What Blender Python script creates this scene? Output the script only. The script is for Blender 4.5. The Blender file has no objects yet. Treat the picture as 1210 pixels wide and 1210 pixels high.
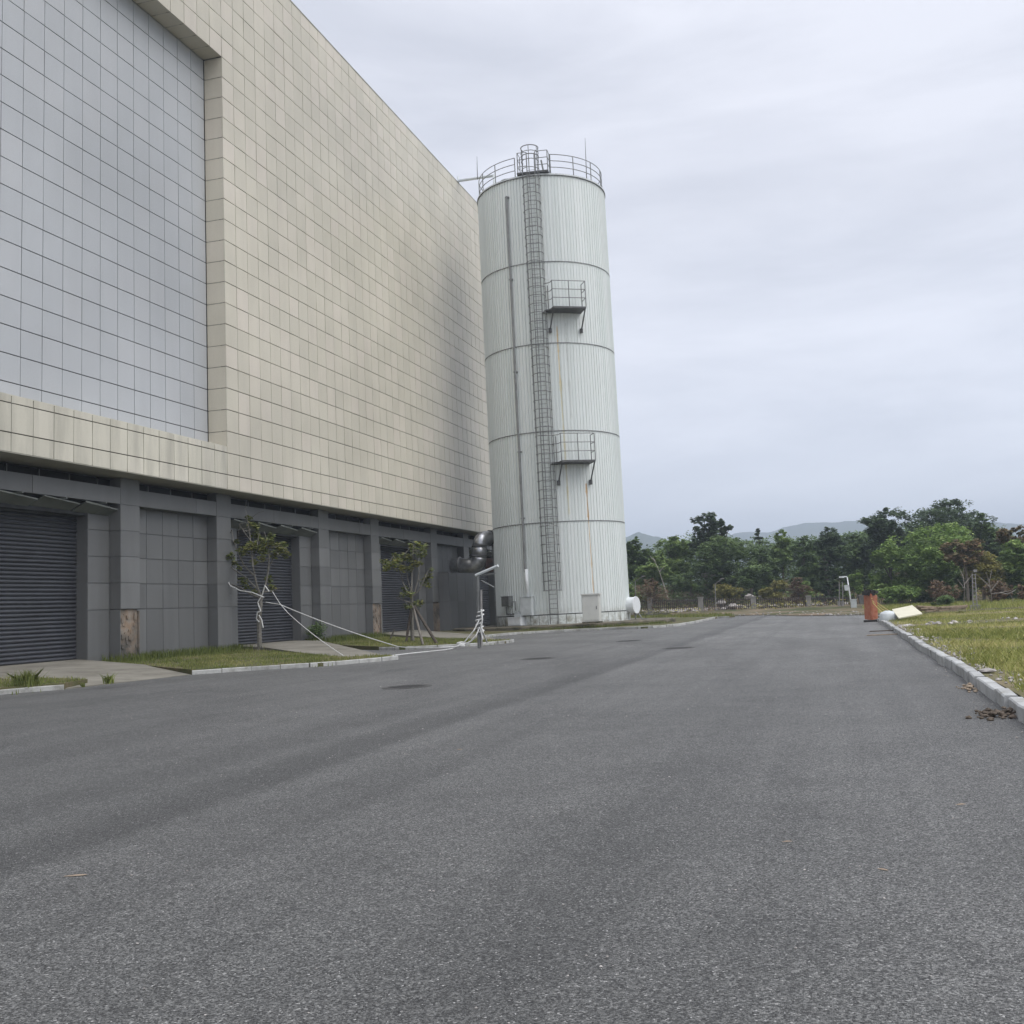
import bpy, math, random
import numpy as np
from mathutils import Vector, Matrix
from mathutils.geometry import tessellate_polygon

rnd = random.Random(7)
rng = np.random.default_rng(7)
R_ = math.radians
scene = bpy.context.scene
col = scene.collection

# ------------------------------------------------------------------ camera
EYE = 1.5
FPX, YAW, PITCH, ROLL, SX, SY = 1251.63286, 0.27350771, 0.12611181, -0.05051955, 21.633404, -44.891348
CF = np.array([-math.sin(YAW)*math.cos(PITCH), math.cos(YAW)*math.cos(PITCH), math.sin(PITCH)])
r0 = np.array([math.cos(YAW), math.sin(YAW), 0.0]); u0 = np.cross(r0, CF)
CR = math.cos(ROLL)*r0 + math.sin(ROLL)*u0
CU = -math.sin(ROLL)*r0 + math.cos(ROLL)*u0
cam_data = bpy.data.cameras.new("camera")
cam = bpy.data.objects.new("camera", cam_data); col.objects.link(cam)
M = Matrix(((CR[0], CU[0], -CF[0], 0), (CR[1], CU[1], -CF[1], 0), (CR[2], CU[2], -CF[2], EYE), (0, 0, 0, 1)))
cam.matrix_world = M
cam_data.sensor_width = 36; cam_data.lens = 36*FPX/1210
cam_data.shift_x = -SX/1210; cam_data.shift_y = SY/1210
cam_data.clip_start = 0.1; cam_data.clip_end = 20000
scene.camera = cam

# ------------------------------------------------------------------ light
SUN_AZ, SUN_EL = 106, 50           # compass degrees clockwise from +Y
world = bpy.data.worlds.new("World"); scene.world = world; world.use_nodes = True
nt = world.node_tree; nt.nodes.clear()
def wn(t, **k):
    n = nt.nodes.new(t)
    for a, b in k.items(): setattr(n, a, b)
    return n
out = wn("ShaderNodeOutputWorld"); bg = wn("ShaderNodeBackground")
sky = wn("ShaderNodeTexSky", sky_type='NISHITA', sun_disc=False)
sky.sun_elevation = R_(SUN_EL); sky.sun_rotation = R_(SUN_AZ)
tc = wn("ShaderNodeTexCoord"); mp = wn("ShaderNodeMapping"); mp.inputs['Scale'].default_value = (1.0, 1.0, 4.6)
mp.inputs['Rotation'].default_value = (0.05, -0.08, 0.4)
n1 = wn("ShaderNodeTexNoise"); n1.inputs['Scale'].default_value = 2.3; n1.inputs['Detail'].default_value = 8; n1.inputs['Roughness'].default_value = 0.55
n1.inputs['Distortion'].default_value = 0.3
rp = wn("ShaderNodeValToRGB")
rp.color_ramp.elements[0].position = 0.34; rp.color_ramp.elements[0].color = (5.2, 5.36, 6.0, 1)
rp.color_ramp.elements[1].position = 0.66; rp.color_ramp.elements[1].color = (7.05, 7.15, 7.8, 1)
mix = wn("ShaderNodeMixRGB"); mix.inputs['Fac'].default_value = 0.93
sep = wn("ShaderNodeSeparateXYZ")
zr = wn("ShaderNodeMapRange"); zr.inputs['From Min'].default_value = 0.56; zr.inputs['From Max'].default_value = 1.0
zr.inputs['To Min'].default_value = 1.10; zr.inputs['To Max'].default_value = 2.9
mul = wn("ShaderNodeVectorMath", operation='SCALE')
L = nt.links.new
L(tc.outputs['Generated'], mp.inputs['Vector']); L(mp.outputs[0], n1.inputs['Vector']); L(n1.outputs['Fac'], rp.inputs[0])
L(sky.outputs[0], mix.inputs[1]); L(rp.outputs[0], mix.inputs[2])
L(tc.outputs['Generated'], sep.inputs[0]); L(sep.outputs[2], zr.inputs[0])
L(mix.outputs[0], mul.inputs[0]); L(zr.outputs[0], mul.inputs['Scale'])
hb = wn("ShaderNodeMapRange"); hb.inputs['From Min'].default_value = 0.0; hb.inputs['From Max'].default_value = 0.35
hb.inputs['To Min'].default_value = 1.35; hb.inputs['To Max'].default_value = 1.0; mul2 = wn("ShaderNodeVectorMath", operation='SCALE')
L(sep.outputs[2], hb.inputs[0]); L(mul.outputs[0], mul2.inputs[0]); L(hb.outputs[0], mul2.inputs['Scale'])
L(mul2.outputs[0], bg.inputs[0]); bg.inputs[1].default_value = 0.1
L(bg.outputs[0], out.inputs[0])
sun_d = bpy.data.lights.new("sun", 'SUN'); sun_d.energy = 1.5; sun_d.angle = R_(48); sun_d.color = (1, 0.965, 0.9)
sun = bpy.data.objects.new("sun", sun_d); col.objects.link(sun)
sd = Vector((math.sin(R_(SUN_AZ))*math.cos(R_(SUN_EL)), math.cos(R_(SUN_AZ))*math.cos(R_(SUN_EL)), math.sin(R_(SUN_EL))))
sun.rotation_euler = sd.to_track_quat('Z', 'Y').to_euler()
vs = scene.view_settings
vs.view_transform = 'Standard'; vs.look = 'None'; vs.exposure = 0.33; vs.gamma = 1.0

# ------------------------------------------------------------------ picking points of the place from the survey picture
def ray(x, y):
    return CF + CR*(x-605-SX)/FPX - CU*(y-605-SY)/FPX
O = np.array([0, 0, EYE])
def at_z(x, y, z=0.0):
    r = ray(x, y); return O + r*(z-EYE)/r[2]
def at_x(x, y, X):
    r = ray(x, y); return O + r*X/r[0]
def at_y(x, y, Y):
    r = ray(x, y); return O + r*Y/r[1]
TC = np.array([-18.4338, 72.40624]); TR = 4.6259
def at_cyl(x, y, r=TR):
    d = ray(x, y); a = d[0]**2+d[1]**2; b = -2*(d[0]*TC[0]+d[1]*TC[1]); c = TC@TC-r*r
    t = (-b-math.sqrt(b*b-4*a*c))/(2*a); P = O+t*d
    return math.atan2(P[1]-TC[1], P[0]-TC[0]), P[2]

# ------------------------------------------------------------------ mesh helpers
class MB:
    def __init__(s): s.v = []; s.f = []; s.t = []
    def add(s, vs, fs, tint=0.5):
        b = len(s.v); s.v += [tuple(map(float, p)) for p in vs]
        s.f += [tuple(i+b for i in f) for f in fs]; s.t += [tint]*len(fs)
        return s
    def box(s, lo, hi, tint=0.5, rot=0, c=None, bev=0):
        x0, y0, z0 = lo; x1, y1, z1 = hi
        P = [(x0,y0,z0),(x1,y0,z0),(x1,y1,z0),(x0,y1,z0),(x0,y0,z1),(x1,y0,z1),(x1,y1,z1),(x0,y1,z1)]
        if rot:
            cx, cy = c if c is not None else ((x0+x1)/2, (y0+y1)/2)
            ca, sa = math.cos(rot), math.sin(rot)
            P = [(cx+(x-cx)*ca-(y-cy)*sa, cy+(x-cx)*sa+(y-cy)*ca, z) for x, y, z in P]
        return s.add(P, [(0,3,2,1),(4,5,6,7),(0,1,5,4),(1,2,6,5),(2,3,7,6),(3,0,4,7)], tint)
    def hexa(s, P, tint=0.5):
        return s.add(P, [(0,3,2,1),(4,5,6,7),(0,1,5,4),(1,2,6,5),(2,3,7,6),(3,0,4,7)], tint)
    def tube(s, pts, r, n=8, tint=0.5, cap=True, closed=False):
        pts = [Vector(map(float, p)) for p in pts]; m = len(pts)
        rr = r if isinstance(r, (list, tuple)) else [r]*m
        rings = []; prev = None
        for i, p in enumerate(pts):
            if closed: d = pts[(i+1) % m]-pts[i-1]
            else: d = (pts[min(i+1, m-1)]-pts[max(i-1, 0)])
            if d.length < 1e-9: d = Vector((0, 0, 1))
            d.normalize()
            if prev is None:
                a = Vector((0, 0, 1)) if abs(d.z) < 0.9 else Vector((1, 0, 0))
                u = d.cross(a).normalized()
            else:
                u = (prev - d*prev.dot(d))
                u = u.normalized() if u.length > 1e-6 else d.orthogonal().normalized()
            prev = u; w = d.cross(u)
            rings.append([p+u*(rr[i]*math.cos(k*2*math.pi/n))+w*(rr[i]*math.sin(k*2*math.pi/n)) for k in range(n)])
        vs = [q for g in rings for q in g]; fs = []
        for i in range(m if closed else m-1):
            j = (i+1) % m
            for k in range(n):
                fs.append((i*n+k, i*n+(k+1) % n, j*n+(k+1) % n, j*n+k))
        if cap and not closed:
            fs.append(tuple(range(n-1, -1, -1))); fs.append(tuple((m-1)*n+k for k in range(n)))
        return s.add(vs, fs, tint)
    def poly(s, pts, zf, tint=0.5, skirt=0.0):
        tri = tessellate_polygon([[Vector((p[0], p[1], 0)) for p in pts]])
        P = [(p[0], p[1], zf(p[0], p[1])) for p in pts]
        fs = []
        for t in tri:
            a, b, c = (Vector(P[i]) for i in t)
            fs.append(tuple(t) if (b-a).cross(c-a).z > 0 else tuple(reversed(t)))
        s.add(P, fs, tint)
        if skirt:
            n = len(P)
            Q = P+[(x, y, z-skirt) for x, y, z in P]
            s.add(Q, [(i, (i+1) % n, (i+1) % n+n, i+n) for i in range(n)], tint)
        return s
    def build(s, name, mat, parent=None, smooth=False, loc=(0, 0, 0)):
        me = bpy.data.meshes.new(name)
        if any(loc):
            lx, ly, lz = map(float, loc); v = [(x-lx, y-ly, z-lz) for x, y, z in s.v]
        else: v = s.v
        me.from_pydata(v, [], s.f)
        at = me.attributes.new('tint', 'FLOAT', 'FACE'); at.data.foreach_set('value', np.array(s.t, dtype=np.float32))
        if smooth: me.polygons.foreach_set('use_smooth', [True]*len(me.polygons))
        me.materials.append(mat); me.update()
        o = bpy.data.objects.new(name, me); col.objects.link(o)
        if parent is None: o.location = loc
        else:
            o.parent = parent
        return o

def tag(o, label=None, cat=None, group=None, kind=None):
    if label: o['label'] = label
    if cat: o['category'] = cat
    if group: o['group'] = group
    if kind: o['kind'] = kind
    return o
def empty(name, loc, label, cat, group=None, rz=0.0):
    o = bpy.data.objects.new(name, None); o.empty_display_size = 0.2; col.objects.link(o)
    o.location = tuple(float(a) for a in loc); o.rotation_euler.z = rz
    return tag(o, label, cat, group)
def part(mb, name, mat, root, smooth=False):
    """mb is in world coordinates; root is an unrotated Empty"""
    top = root; l = Vector((0, 0, 0))
    while top is not None: l += Vector(top.location); top = top.parent
    lx, ly, lz = l
    mb.v = [(x-lx, y-ly, z-lz) for x, y, z in mb.v]
    return mb.build(name, mat, root, smooth)
def copy_tree(o, parent=None):
    c = o.copy(); col.objects.link(c); c.parent = parent
    for ch in [x for x in bpy.data.objects if x.parent == o]: copy_tree(ch, c)
    return c

# ------------------------------------------------------------------ materials
class NM:
    def __init__(s, name):
        s.m = bpy.data.materials.new(name); s.m.use_nodes = True; s.t = s.m.node_tree; s.t.nodes.clear()
        s.out = s.t.nodes.new("ShaderNodeOutputMaterial"); s.b = s.t.nodes.new("ShaderNodeBsdfPrincipled")
        s.t.links.new(s.b.outputs[0], s.out.inputs[0])
    def n(s, t, ins=None, **k):
        nd = s.t.nodes.new(t)
        for a, b in k.items(): setattr(nd, a, b)
        for a, b in (ins or {}).items():
            if hasattr(b, 'is_output'): s.t.links.new(b, nd.inputs[a])
            else: nd.inputs[a].default_value = b
        return nd
    def math(s, op, a, b=0.5, c=None, clamp=False):
        d = {0: a, 1: b}
        if c is not None: d[2] = c
        n = s.n("ShaderNodeMath", d, operation=op); n.use_clamp = clamp
        return n.outputs[0]
    def noise(s, vec, scale, detail=4, rough=0.5, dist=0.0):
        return s.n("ShaderNodeTexNoise", {'Vector': vec, 'Scale': scale, 'Detail': detail, 'Roughness': rough, 'Distortion': dist}).outputs['Fac']
    def map(s, vec, scale=(1, 1, 1), loc=(0, 0, 0)):
        return s.n("ShaderNodeMapping", {'Vector': vec, 'Scale': scale, 'Location': loc}).outputs[0]
    def rng(s, v, a, b, c=0.0, d=1.0):
        return s.n("ShaderNodeMapRange", {0: v, 1: a, 2: b, 3: c, 4: d}).outputs[0]
    def mix(s, f, a, b, mode='MIX'):
        def c(x): return x if hasattr(x, 'is_output') else (*x, 1)
        return s.n("ShaderNodeMixRGB", {'Fac': f, 'Color1': c(a), 'Color2': c(b)}, blend_type=mode).outputs[0]
    def pos(s): return s.n("ShaderNodeNewGeometry").outputs['Position']
    def obj(s): return s.n("ShaderNodeTexCoord").outputs['Object']
    def attr(s, name='tint'): return s.n("ShaderNodeAttribute", attribute_name=name).outputs['Fac']
    def bump(s, h, strength=0.3, dist=0.02):
        b = s.n("ShaderNodeBump", {'Height': h, 'Strength': strength, 'Distance': dist})
        s.t.links.new(b.outputs[0], s.b.inputs['Normal'])
    def set(s, color=None, rough=None, metal=None, spec=None):
        for k, v in (('Base Color', color), ('Roughness', rough), ('Metallic', metal), ('Specular IOR Level', spec)):
            if v is None: continue
            if hasattr(v, 'is_output'): s.t.links.new(v, s.b.inputs[k])
            elif k == 'Base Color': s.b.inputs[k].default_value = (*v, 1)
            else: s.b.inputs[k].default_value = v
        return s.m

def simple(name, c, rough=0.6, var=0.25, scale=3.0, metal=0.0, c2=None, bump=0.0, bscale=40, spec=0.5, tint=0.0):
    m = NM(name); p = m.pos()
    f = m.rng(m.noise(p, scale, 5, 0.6), 0.3, 0.7)
    a = tuple(x*(1-var) for x in c); b = c2 if c2 else tuple(min(1, x*(1+var)) for x in c)
    cc = m.mix(f, a, b)
    if tint:
        t = m.rng(m.attr(), 0, 1, 1-tint, 1+tint)
        g = m.n("ShaderNodeVectorMath", {0: cc, 'Scale': t}, operation='SCALE').outputs[0]; cc = g
    if bump: m.bump(m.noise(p, bscale, 4, 0.6), bump, 0.02)
    return m.set(cc, rough, metal, spec)

def cladding(name, base, alt, rough, streak=0.25, tint=0.09, alt_amt=0.5):
    """painted aluminium or stone panel: per-panel tint, soft weather streaks running down"""
    m = NM(name); p = m.pos(); t = m.attr()
    c = m.mix(m.rng(t, 0.6, 1.0, 0, alt_amt), base, alt)
    big = m.rng(m.noise(p, 0.12, 3, 0.5), 0.35, 0.65, 0.89, 1.06)
    st = m.noise(m.map(p, (1.1, 1.1, 0.16)), 1.3, 4, 0.6)
    k = m.rng(st, 0.42, 0.75, 0, streak)
    k2 = m.math('SUBTRACT', 1.0, k)
    pt = m.rng(t, 0, 1, 1-tint, 1+tint)
    fine = m.rng(m.noise(p, 14, 4, 0.7), 0.3, 0.7, 0.97, 1.03)
    s = m.math('MULTIPLY', m.math('MULTIPLY', big, k2), m.math('MULTIPLY', pt, fine))
    cc = m.n("ShaderNodeVectorMath", {0: c, 'Scale': s}, operation='SCALE').outputs[0]
    m.bump(m.noise(p, 0.9, 2, 0.5), 0.12, 0.05)
    return m.set(cc, rough, 0, 0.5)

MAT = {}
MAT['beige'] = cladding('cream_panel', (0.59, 0.55, 0.45), (0.585, 0.52, 0.45), 0.38, 0.08, 0.06)
MAT['sill'] = cladding('weathered_cream_panel', (0.585, 0.555, 0.46), (0.56, 0.52, 0.45), 0.5, 0.30, 0.05)
MAT['bluegrey'] = cladding('blue_grey_panel', (0.43, 0.445, 0.46), (0.445, 0.45, 0.46), 0.6, 0.04, 0.022)
MAT['charcoal'] = cladding('charcoal_panel', (0.130, 0.132, 0.131), (0.158, 0.159, 0.157), 0.5, 0.14, 0.12)
MAT['seam'] = simple('dark_joint', (0.02, 0.02, 0.02), 0.9)
MAT['soffit'] = simple('soffit_paint', (0.32, 0.31, 0.26), 0.6, 0.15, 0.6)
MAT['black'] = simple('black_void', (0.012, 0.012, 0.013), 0.8)
MAT['shutter'] = simple('shutter_steel', (0.058, 0.061, 0.070), 0.45, 0.18, 0.7, metal=0.3)
MAT['lintel'] = simple('lintel_in_shade', (0.035, 0.036, 0.038), 0.7)  # deep shade above the shutters is put into this dark colour
MAT['canopy'] = simple('canopy_sheet', (0.13, 0.14, 0.125), 0.45, 0.3, 1.0)
MAT['roof'] = simple('roof_membrane', (0.3, 0.3, 0.29), 0.9)
MAT['galv'] = simple('galvanised_steel', (0.185, 0.19, 0.185), 0.5, 0.3, 2.5, metal=0.35)
MAT['darksteel'] = simple('dark_steel', (0.085, 0.085, 0.085), 0.6, 0.35, 3)
MAT['pipegrey'] = simple('grey_pipe', (0.22, 0.225, 0.22), 0.55, 0.25, 2)
MAT['lightpaint'] = simple('pale_grey_paint', (0.55, 0.58, 0.58), 0.45, 0.12, 3)
MAT['cabinet'] = simple('cabinet_paint', (0.6, 0.6, 0.56), 0.45, 0.08, 2)
MAT['white'] = simple('white_paint', (0.72, 0.74, 0.74), 0.45, 0.07, 3)
MAT['duct'] = simple('duct_steel', (0.36, 0.365, 0.375), 0.33, 0.35, 2.2, metal=0.85)
MAT['rustduct'] = simple('rusty_duct', (0.09, 0.075, 0.07), 0.7, 0.3, 3, c2=(0.22, 0.09, 0.05))
MAT['rope'] = simple('white_rope', (0.60, 0.60, 0.58), 0.85, 0.2, 20)
MAT['yrope'] = simple('yellow_rope', (0.62, 0.48, 0.20), 0.8, 0.15, 20)
MAT['orange'] = simple('orange_sheet', (0.46, 0.12, 0.055), 0.7, 0.2, 4.5, c2=(0.44, 0.20, 0.12))
MAT['creamsheet'] = simple('cream_foam_board', (0.58, 0.55, 0.42), 0.7, 0.06, 2)
MAT['bark'] = simple('bark', (0.13, 0.115, 0.095), 0.9, 0.4, 9, bump=0.4, bscale=30)
MAT['palebark'] = simple('pale_bark', (0.30, 0.28, 0.25), 0.9, 0.4, 12, bump=0.4, bscale=30)
MAT['drybark'] = simple('dry_bark', (0.19, 0.17, 0.145), 0.9, 0.35, 9)
MAT['youngbark'] = simple('young_bark', (0.155, 0.145, 0.125), 0.9, 0.4, 12, bump=0.3, bscale=30)
MAT['stake'] = simple('stake_wood', (0.06, 0.047, 0.036), 0.9, 0.4, 8)
MAT['wood'] = simple('weathered_plank', (0.30, 0.235, 0.17), 0.85, 0.35, 6)
MAT['rock'] = simple('pale_rock', (0.36, 0.335, 0.31), 0.9, 0.35, 3, tint=0.35)
MAT['earth'] = simple('brown_earth', (0.10, 0.078, 0.058), 0.95, 0.4, 4, bump=0.5, bscale=20, tint=0.3)
MAT['iron'] = simple('cast_iron', (0.026, 0.025, 0.024), 0.65, 0.25, 8)
MAT['ironrim'] = simple('manhole_frame', (0.06, 0.057, 0.053), 0.8, 0.25, 8)
MAT['post'] = simple('grey_concrete_post', (0.26, 0.25, 0.24), 0.9, 0.2, 3)
MAT['picket'] = simple('fence_picket', (0.075, 0.062, 0.06), 0.8, 0.3, 4)

def kerbmat(name, c, stain):
    m = NM(name); p = m.pos()
    f = m.rng(m.noise(p, 2.2, 6, 0.65), 0.45, 0.7)
    cc = m.mix(f, c, stain)
    sp = m.rng(m.noise(p, 60, 3, 0.7), 0.35, 0.65, 0.85, 1.12)
    t = m.rng(m.attr(), 0, 1, 0.86, 1.1)
    cc = m.n("ShaderNodeVectorMath", {0: cc, 'Scale': m.math('MULTIPLY', sp, t)}, operation='SCALE').outputs[0]
    m.bump(m.noise(p, 35, 4, 0.6), 0.3, 0.01)
    return m.set(cc, 0.9)
MAT['kerb'] = kerbmat('pale_kerb_stone', (0.42, 0.42, 0.40), (0.20, 0.195, 0.17))
MAT['kerbg'] = kerbmat('grey_kerb_stone', (0.40, 0.405, 0.395), (0.24, 0.235, 0.21))

# asphalt
m = NM('asphalt'); p = m.pos()
big = m.noise(p, 0.16, 4, 0.55)
mid = m.noise(p, 1.1, 4, 0.6)
xy = m.n("ShaderNodeSeparateXYZ", {0: p})
X = xy.outputs[0]; Y = xy.outputs[1]
long_ = m.noise(m.map(p, (1.6, 0.05, 1)), 1.0, 4, 0.6, 0.2)      # tyre-polished lanes that run with the road
wob = m.math('MULTIPLY_ADD', m.noise(m.map(p, (0, 0.12, 0)), 1.0, 2, 0.5), 0.5, -0.25)
xx = m.math('ADD', X, wob)
band = m.math('MULTIPLY', m.rng(xx, -6.2, -5.45), m.rng(xx, -4.98, -5.22))   # joint of the two paving lanes
leftl = m.rng(xx, -5.0, -5.3)
g1 = m.n("ShaderNodeTexVoronoi", {'Vector': p, 'Scale': 125.0, 'Randomness': 1.0}, feature='F1')
g1c = m.n("ShaderNodeSeparateColor", {0: g1.outputs['Color']}).outputs[0]
g2 = m.noise(p, 210, 3, 0.7)
g3 = m.noise(p, 28, 5, 0.75)
base = m.mix(m.rng(big, 0.3, 0.7), (0.082, 0.082, 0.077), (0.103, 0.102, 0.096))
s = m.math('MULTIPLY', m.rng(mid, 0.3, 0.7, 0.90, 1.10), m.rng(Y, 5, 45, 0.95, 1.42))  # colour lightens along Y, painting in the far road's grazing sheen and haze
s = m.math('MULTIPLY', s, m.rng(long_, 0.33, 0.68, 1.12, 0.84))
s = m.math('MULTIPLY', s, m.rng(band, 0, 1, 1.0, 0.70))
s = m.math('MULTIPLY', s, m.rng(leftl, 0, 1, 1.0, 0.87))
s = m.math('MULTIPLY', s, m.rng(g1c, 0, 1, 0.12, 1.95))
s = m.math('MULTIPLY', s, m.rng(g3, 0.3, 0.7, 0.84, 1.16))
s = m.math('MULTIPLY', s, m.rng(g2, 0.35, 0.65, 0.85, 1.15))
arcs = m.n("ShaderNodeTexWave", {'Vector': m.map(p, (1, .35, 1), (14.0, -3.0, 0)), 'Scale': 0.11, 'Distortion': 2.5, 'Detail': 3, 'Detail Scale': 1.2}, wave_type='RINGS', rings_direction='Z').outputs['Fac']
s = m.math('MULTIPLY', s, m.rng(arcs, 0.55, 0.95, 1.0, 0.86))
sp_ = m.rng(m.noise(p, 0.42, 5, 0.65, 0.6), 0.50, 0.66, 1.0, 0.83)
s = m.math('MULTIPLY', s, sp_)
g4 = m.n("ShaderNodeTexVoronoi", {'Vector': p, 'Scale': 85.0}, feature='F1'); g4c = m.n("ShaderNodeSeparateColor", {0: g4.outputs['Color']}).outputs[1]
s = m.math('MULTIPLY', s, m.rng(g4c, 0, 1, 0.5, 1.5))
s = m.math('MULTIPLY', s, m.rng(m.noise(p, 7, 5, 0.85), 0.35, 0.65, 0.84, 1.16))
white = m.rng(g1c, 0.985, 0.99)
col1 = m.n("ShaderNodeVectorMath", {0: base, 'Scale': s}, operation='SCALE').outputs[0]
col1 = m.mix(m.math('MULTIPLY', white, 0.8), col1, (0.42, 0.41, 0.39))
pst = m.rng(m.noise(p, 0.55, 6, 0.72), 0.66, 0.74, 0, 0.35)
col1 = m.mix(pst, col1, (0.22, 0.21, 0.19))
h = m.math('ADD', m.math('MULTIPLY', m.rng(g1.outputs['Distance'], 0, 0.6, 1, 0), 0.6), m.math('MULTIPLY', g3, 0.4))
m.bump(h, 0.9, 0.012)
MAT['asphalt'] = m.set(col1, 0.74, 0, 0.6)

def ground_mat(name, cols, s1=0.5, s2=6.0, bumps=0.5):
    m = NM(name); p = m.pos()
    a = m.rng(m.noise(p, s1, 6, 0.65), 0.38, 0.62); b = m.rng(m.noise(p, s2, 6, 0.7), 0.35, 0.65)
    c = m.mix(b, m.mix(a, cols[0], cols[1]), m.mix(a, cols[2], cols[3]))
    m.bump(m.noise(p, 18, 5, 0.7), bumps, 0.04)
    return m.set(c, 0.95, 0, 0.2)
MAT['lawn'] = ground_mat('lawn_soil', [(0.075, 0.085, 0.03), (0.15, 0.125, 0.07), (0.10, 0.11, 0.04), (0.22, 0.18, 0.115)], 0.35, 3)
MAT['verge'] = ground_mat('verge_soil', [(0.06, 0.075, 0.025), (0.11, 0.10, 0.05), (0.08, 0.09, 0.03), (0.16, 0.13, 0.08)])
MAT['terrain'] = ground_mat('terrain_soil', [(0.07, 0.08, 0.03), (0.15, 0.11, 0.065), (0.05, 0.06, 0.025), (0.24, 0.19, 0.14)], 0.2, 1.5)
MAT['mossy'] = ground_mat('mossy_concrete', [(0.10, 0.09, 0.07), (0.17, 0.15, 0.12), (0.045, 0.05, 0.03), (0.21, 0.18, 0.13)], 1.2, 4)
MAT['concrete'] = ground_mat('stained_concrete', [(0.19, 0.178, 0.15), (0.235, 0.22, 0.185), (0.135, 0.125, 0.10), (0.26, 0.245, 0.205)], 0.6, 5, 0.2)
MAT['brokenwall'] = ground_mat('exposed_mortar', [(0.10, 0.093, 0.083), (0.26, 0.18, 0.12), (0.08, 0.077, 0.07), (0.28, 0.25, 0.215)], 0.9, 4, 0.5)
MAT['hill'] = ground_mat('far_forest', [(0.03, 0.05, 0.03), (0.05, 0.07, 0.04), (0.04, 0.06, 0.03), (0.06, 0.08, 0.05)], 0.01, 0.05, 0)

def leafmat(name, dark, mid, light, rough=0.55):
    m = NM(name); t = m.attr(); p = m.pos()
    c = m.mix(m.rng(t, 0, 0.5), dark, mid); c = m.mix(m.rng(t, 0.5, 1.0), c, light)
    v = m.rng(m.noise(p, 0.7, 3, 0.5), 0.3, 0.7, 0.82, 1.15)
    c = m.n("ShaderNodeVectorMath", {0: c, 'Scale': v}, operation='SCALE').outputs[0]
    m.set(c, rough, 0, 0.14)
    tr = m.n("ShaderNodeBsdfTranslucent", {'Color': c}); mx = m.n("ShaderNodeMixShader", {0: 0.25})
    m.t.links.new(m.b.outputs[0], mx.inputs[1]); m.t.links.new(tr.outputs[0], mx.inputs[2]); m.t.links.new(mx.outputs[0], m.out.inputs[0])
    return m.m
LEAF = {
 'dark': leafmat('dark_leaf', (0.067, 0.103, 0.044), (0.127, 0.189, 0.073), (0.239, 0.314, 0.122)),
 'deep': leafmat('deep_leaf', (0.052, 0.078, 0.044), (0.092, 0.136, 0.071), (0.174, 0.223, 0.115)),
 'mid': leafmat('mid_leaf', (0.106, 0.159, 0.049), (0.199, 0.286, 0.092), (0.384, 0.474, 0.149)),
 'bright': leafmat('bright_leaf', (0.114, 0.191, 0.053), (0.200, 0.298, 0.084), (0.376, 0.476, 0.152)),
 'olive': leafmat('olive_leaf', (0.135, 0.139, 0.043), (0.258, 0.246, 0.078), (0.428, 0.374, 0.129)),
 'red': leafmat('reddish_leaf', (0.07, 0.09, 0.035), (0.21, 0.17, 0.09), (0.60, 0.38, 0.27)),
 'brown': leafmat('brown_leaf', (0.105, 0.075, 0.045), (0.200, 0.141, 0.086), (0.312, 0.230, 0.149)),
 'young': leafmat('young_tree_leaf', (0.054, 0.081, 0.027), (0.128, 0.155, 0.047), (0.284, 0.270, 0.095)),
 'grass': leafmat('grass_blade', (0.101, 0.129, 0.038), (0.194, 0.223, 0.064), (0.374, 0.338, 0.151)),
 'wildgrass': leafmat('wild_grass_blade', (0.166, 0.205, 0.055), (0.341, 0.360, 0.108), (0.620, 0.555, 0.264)),
}

# ------------------------------------------------------------------ the ground
tag(MB().poly([(-4000, -300), (4000, -300), (4000, 4000), (-4000, 4000)], lambda x, y: -0.06).build('ground', MAT['terrain']), kind='structure')
road_poly = [(-45, -25), (45, -25), (45, 8), (2.2, 8), (2.05, 30), (2.0, 57), (2.6, 60), (14, 61.5), (45, 62), (45, 64.0), (20, 65.5), (4.5, 68.5), (1.7, 72), (-2.5, 78), (-6, 89), (-9, 92), (-22, 112), (-45, 112)]
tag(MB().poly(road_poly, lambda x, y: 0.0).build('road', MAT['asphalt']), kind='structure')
# asphalt band across the end of the lawn is hidden by grass; verge of gravel and debris beyond
def vnoise(x, y, s):
    return (math.sin(x*1.7*s+y*0.9*s+1.3)+math.sin(x*0.6*s-y*1.9*s+4)+math.sin((x+y)*2.7*s)*0.5)/2.5
def bank_z(x, y):
    t = min(1, max(0, (y-96)/6)); z = 0.12+0.28*t
    t = min(1, max(0, (y-107)/20)); t = t*t*(3-2*t)
    z += 3.1*t
    z += vnoise(x, y, 0.25)*0.25*t + vnoise(x, y, 0.9)*0.06*min(1, max(0, (y-96)/8))
    return z
gb = MB(); xs = np.arange(-150, 221, 3.0); ys = np.concatenate([np.arange(62, 140, 1.5), np.arange(140, 420, 20)])
def back_edge(x):      # near edge of the rough ground beyond the road
    pts = [(-150, 112.5), (-22, 112.2), (-9, 92.3), (-6, 89.2), (-2.5, 78.2), (1.7, 72.2), (4.5, 68.7), (20, 65.7), (45, 64.2), (220, 64)]
    for (a, b), (c, d) in zip(pts, pts[1:]):
        if a <= x <= c: return b+(d-b)*(x-a)/(c-a)
    return 64
V = []; nx = len(xs); ny = 60
for x in xs:
    e = back_edge(x)
    for j in range(ny):
        t = j/(ny-1); y = e+(t*t*0.85+0.15*t)*(420-e)
        V.append((x, y, 0.03 if j == 0 else bank_z(x, y)))
F = [(i*ny+j, (i+1)*ny+j, (i+1)*ny+j+1, i*ny+j+1) for i in range(nx-1) for j in range(ny-1)]
tag(gb.add(V, F).build('terrain', MAT['terrain'], smooth=True), kind='structure')

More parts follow.
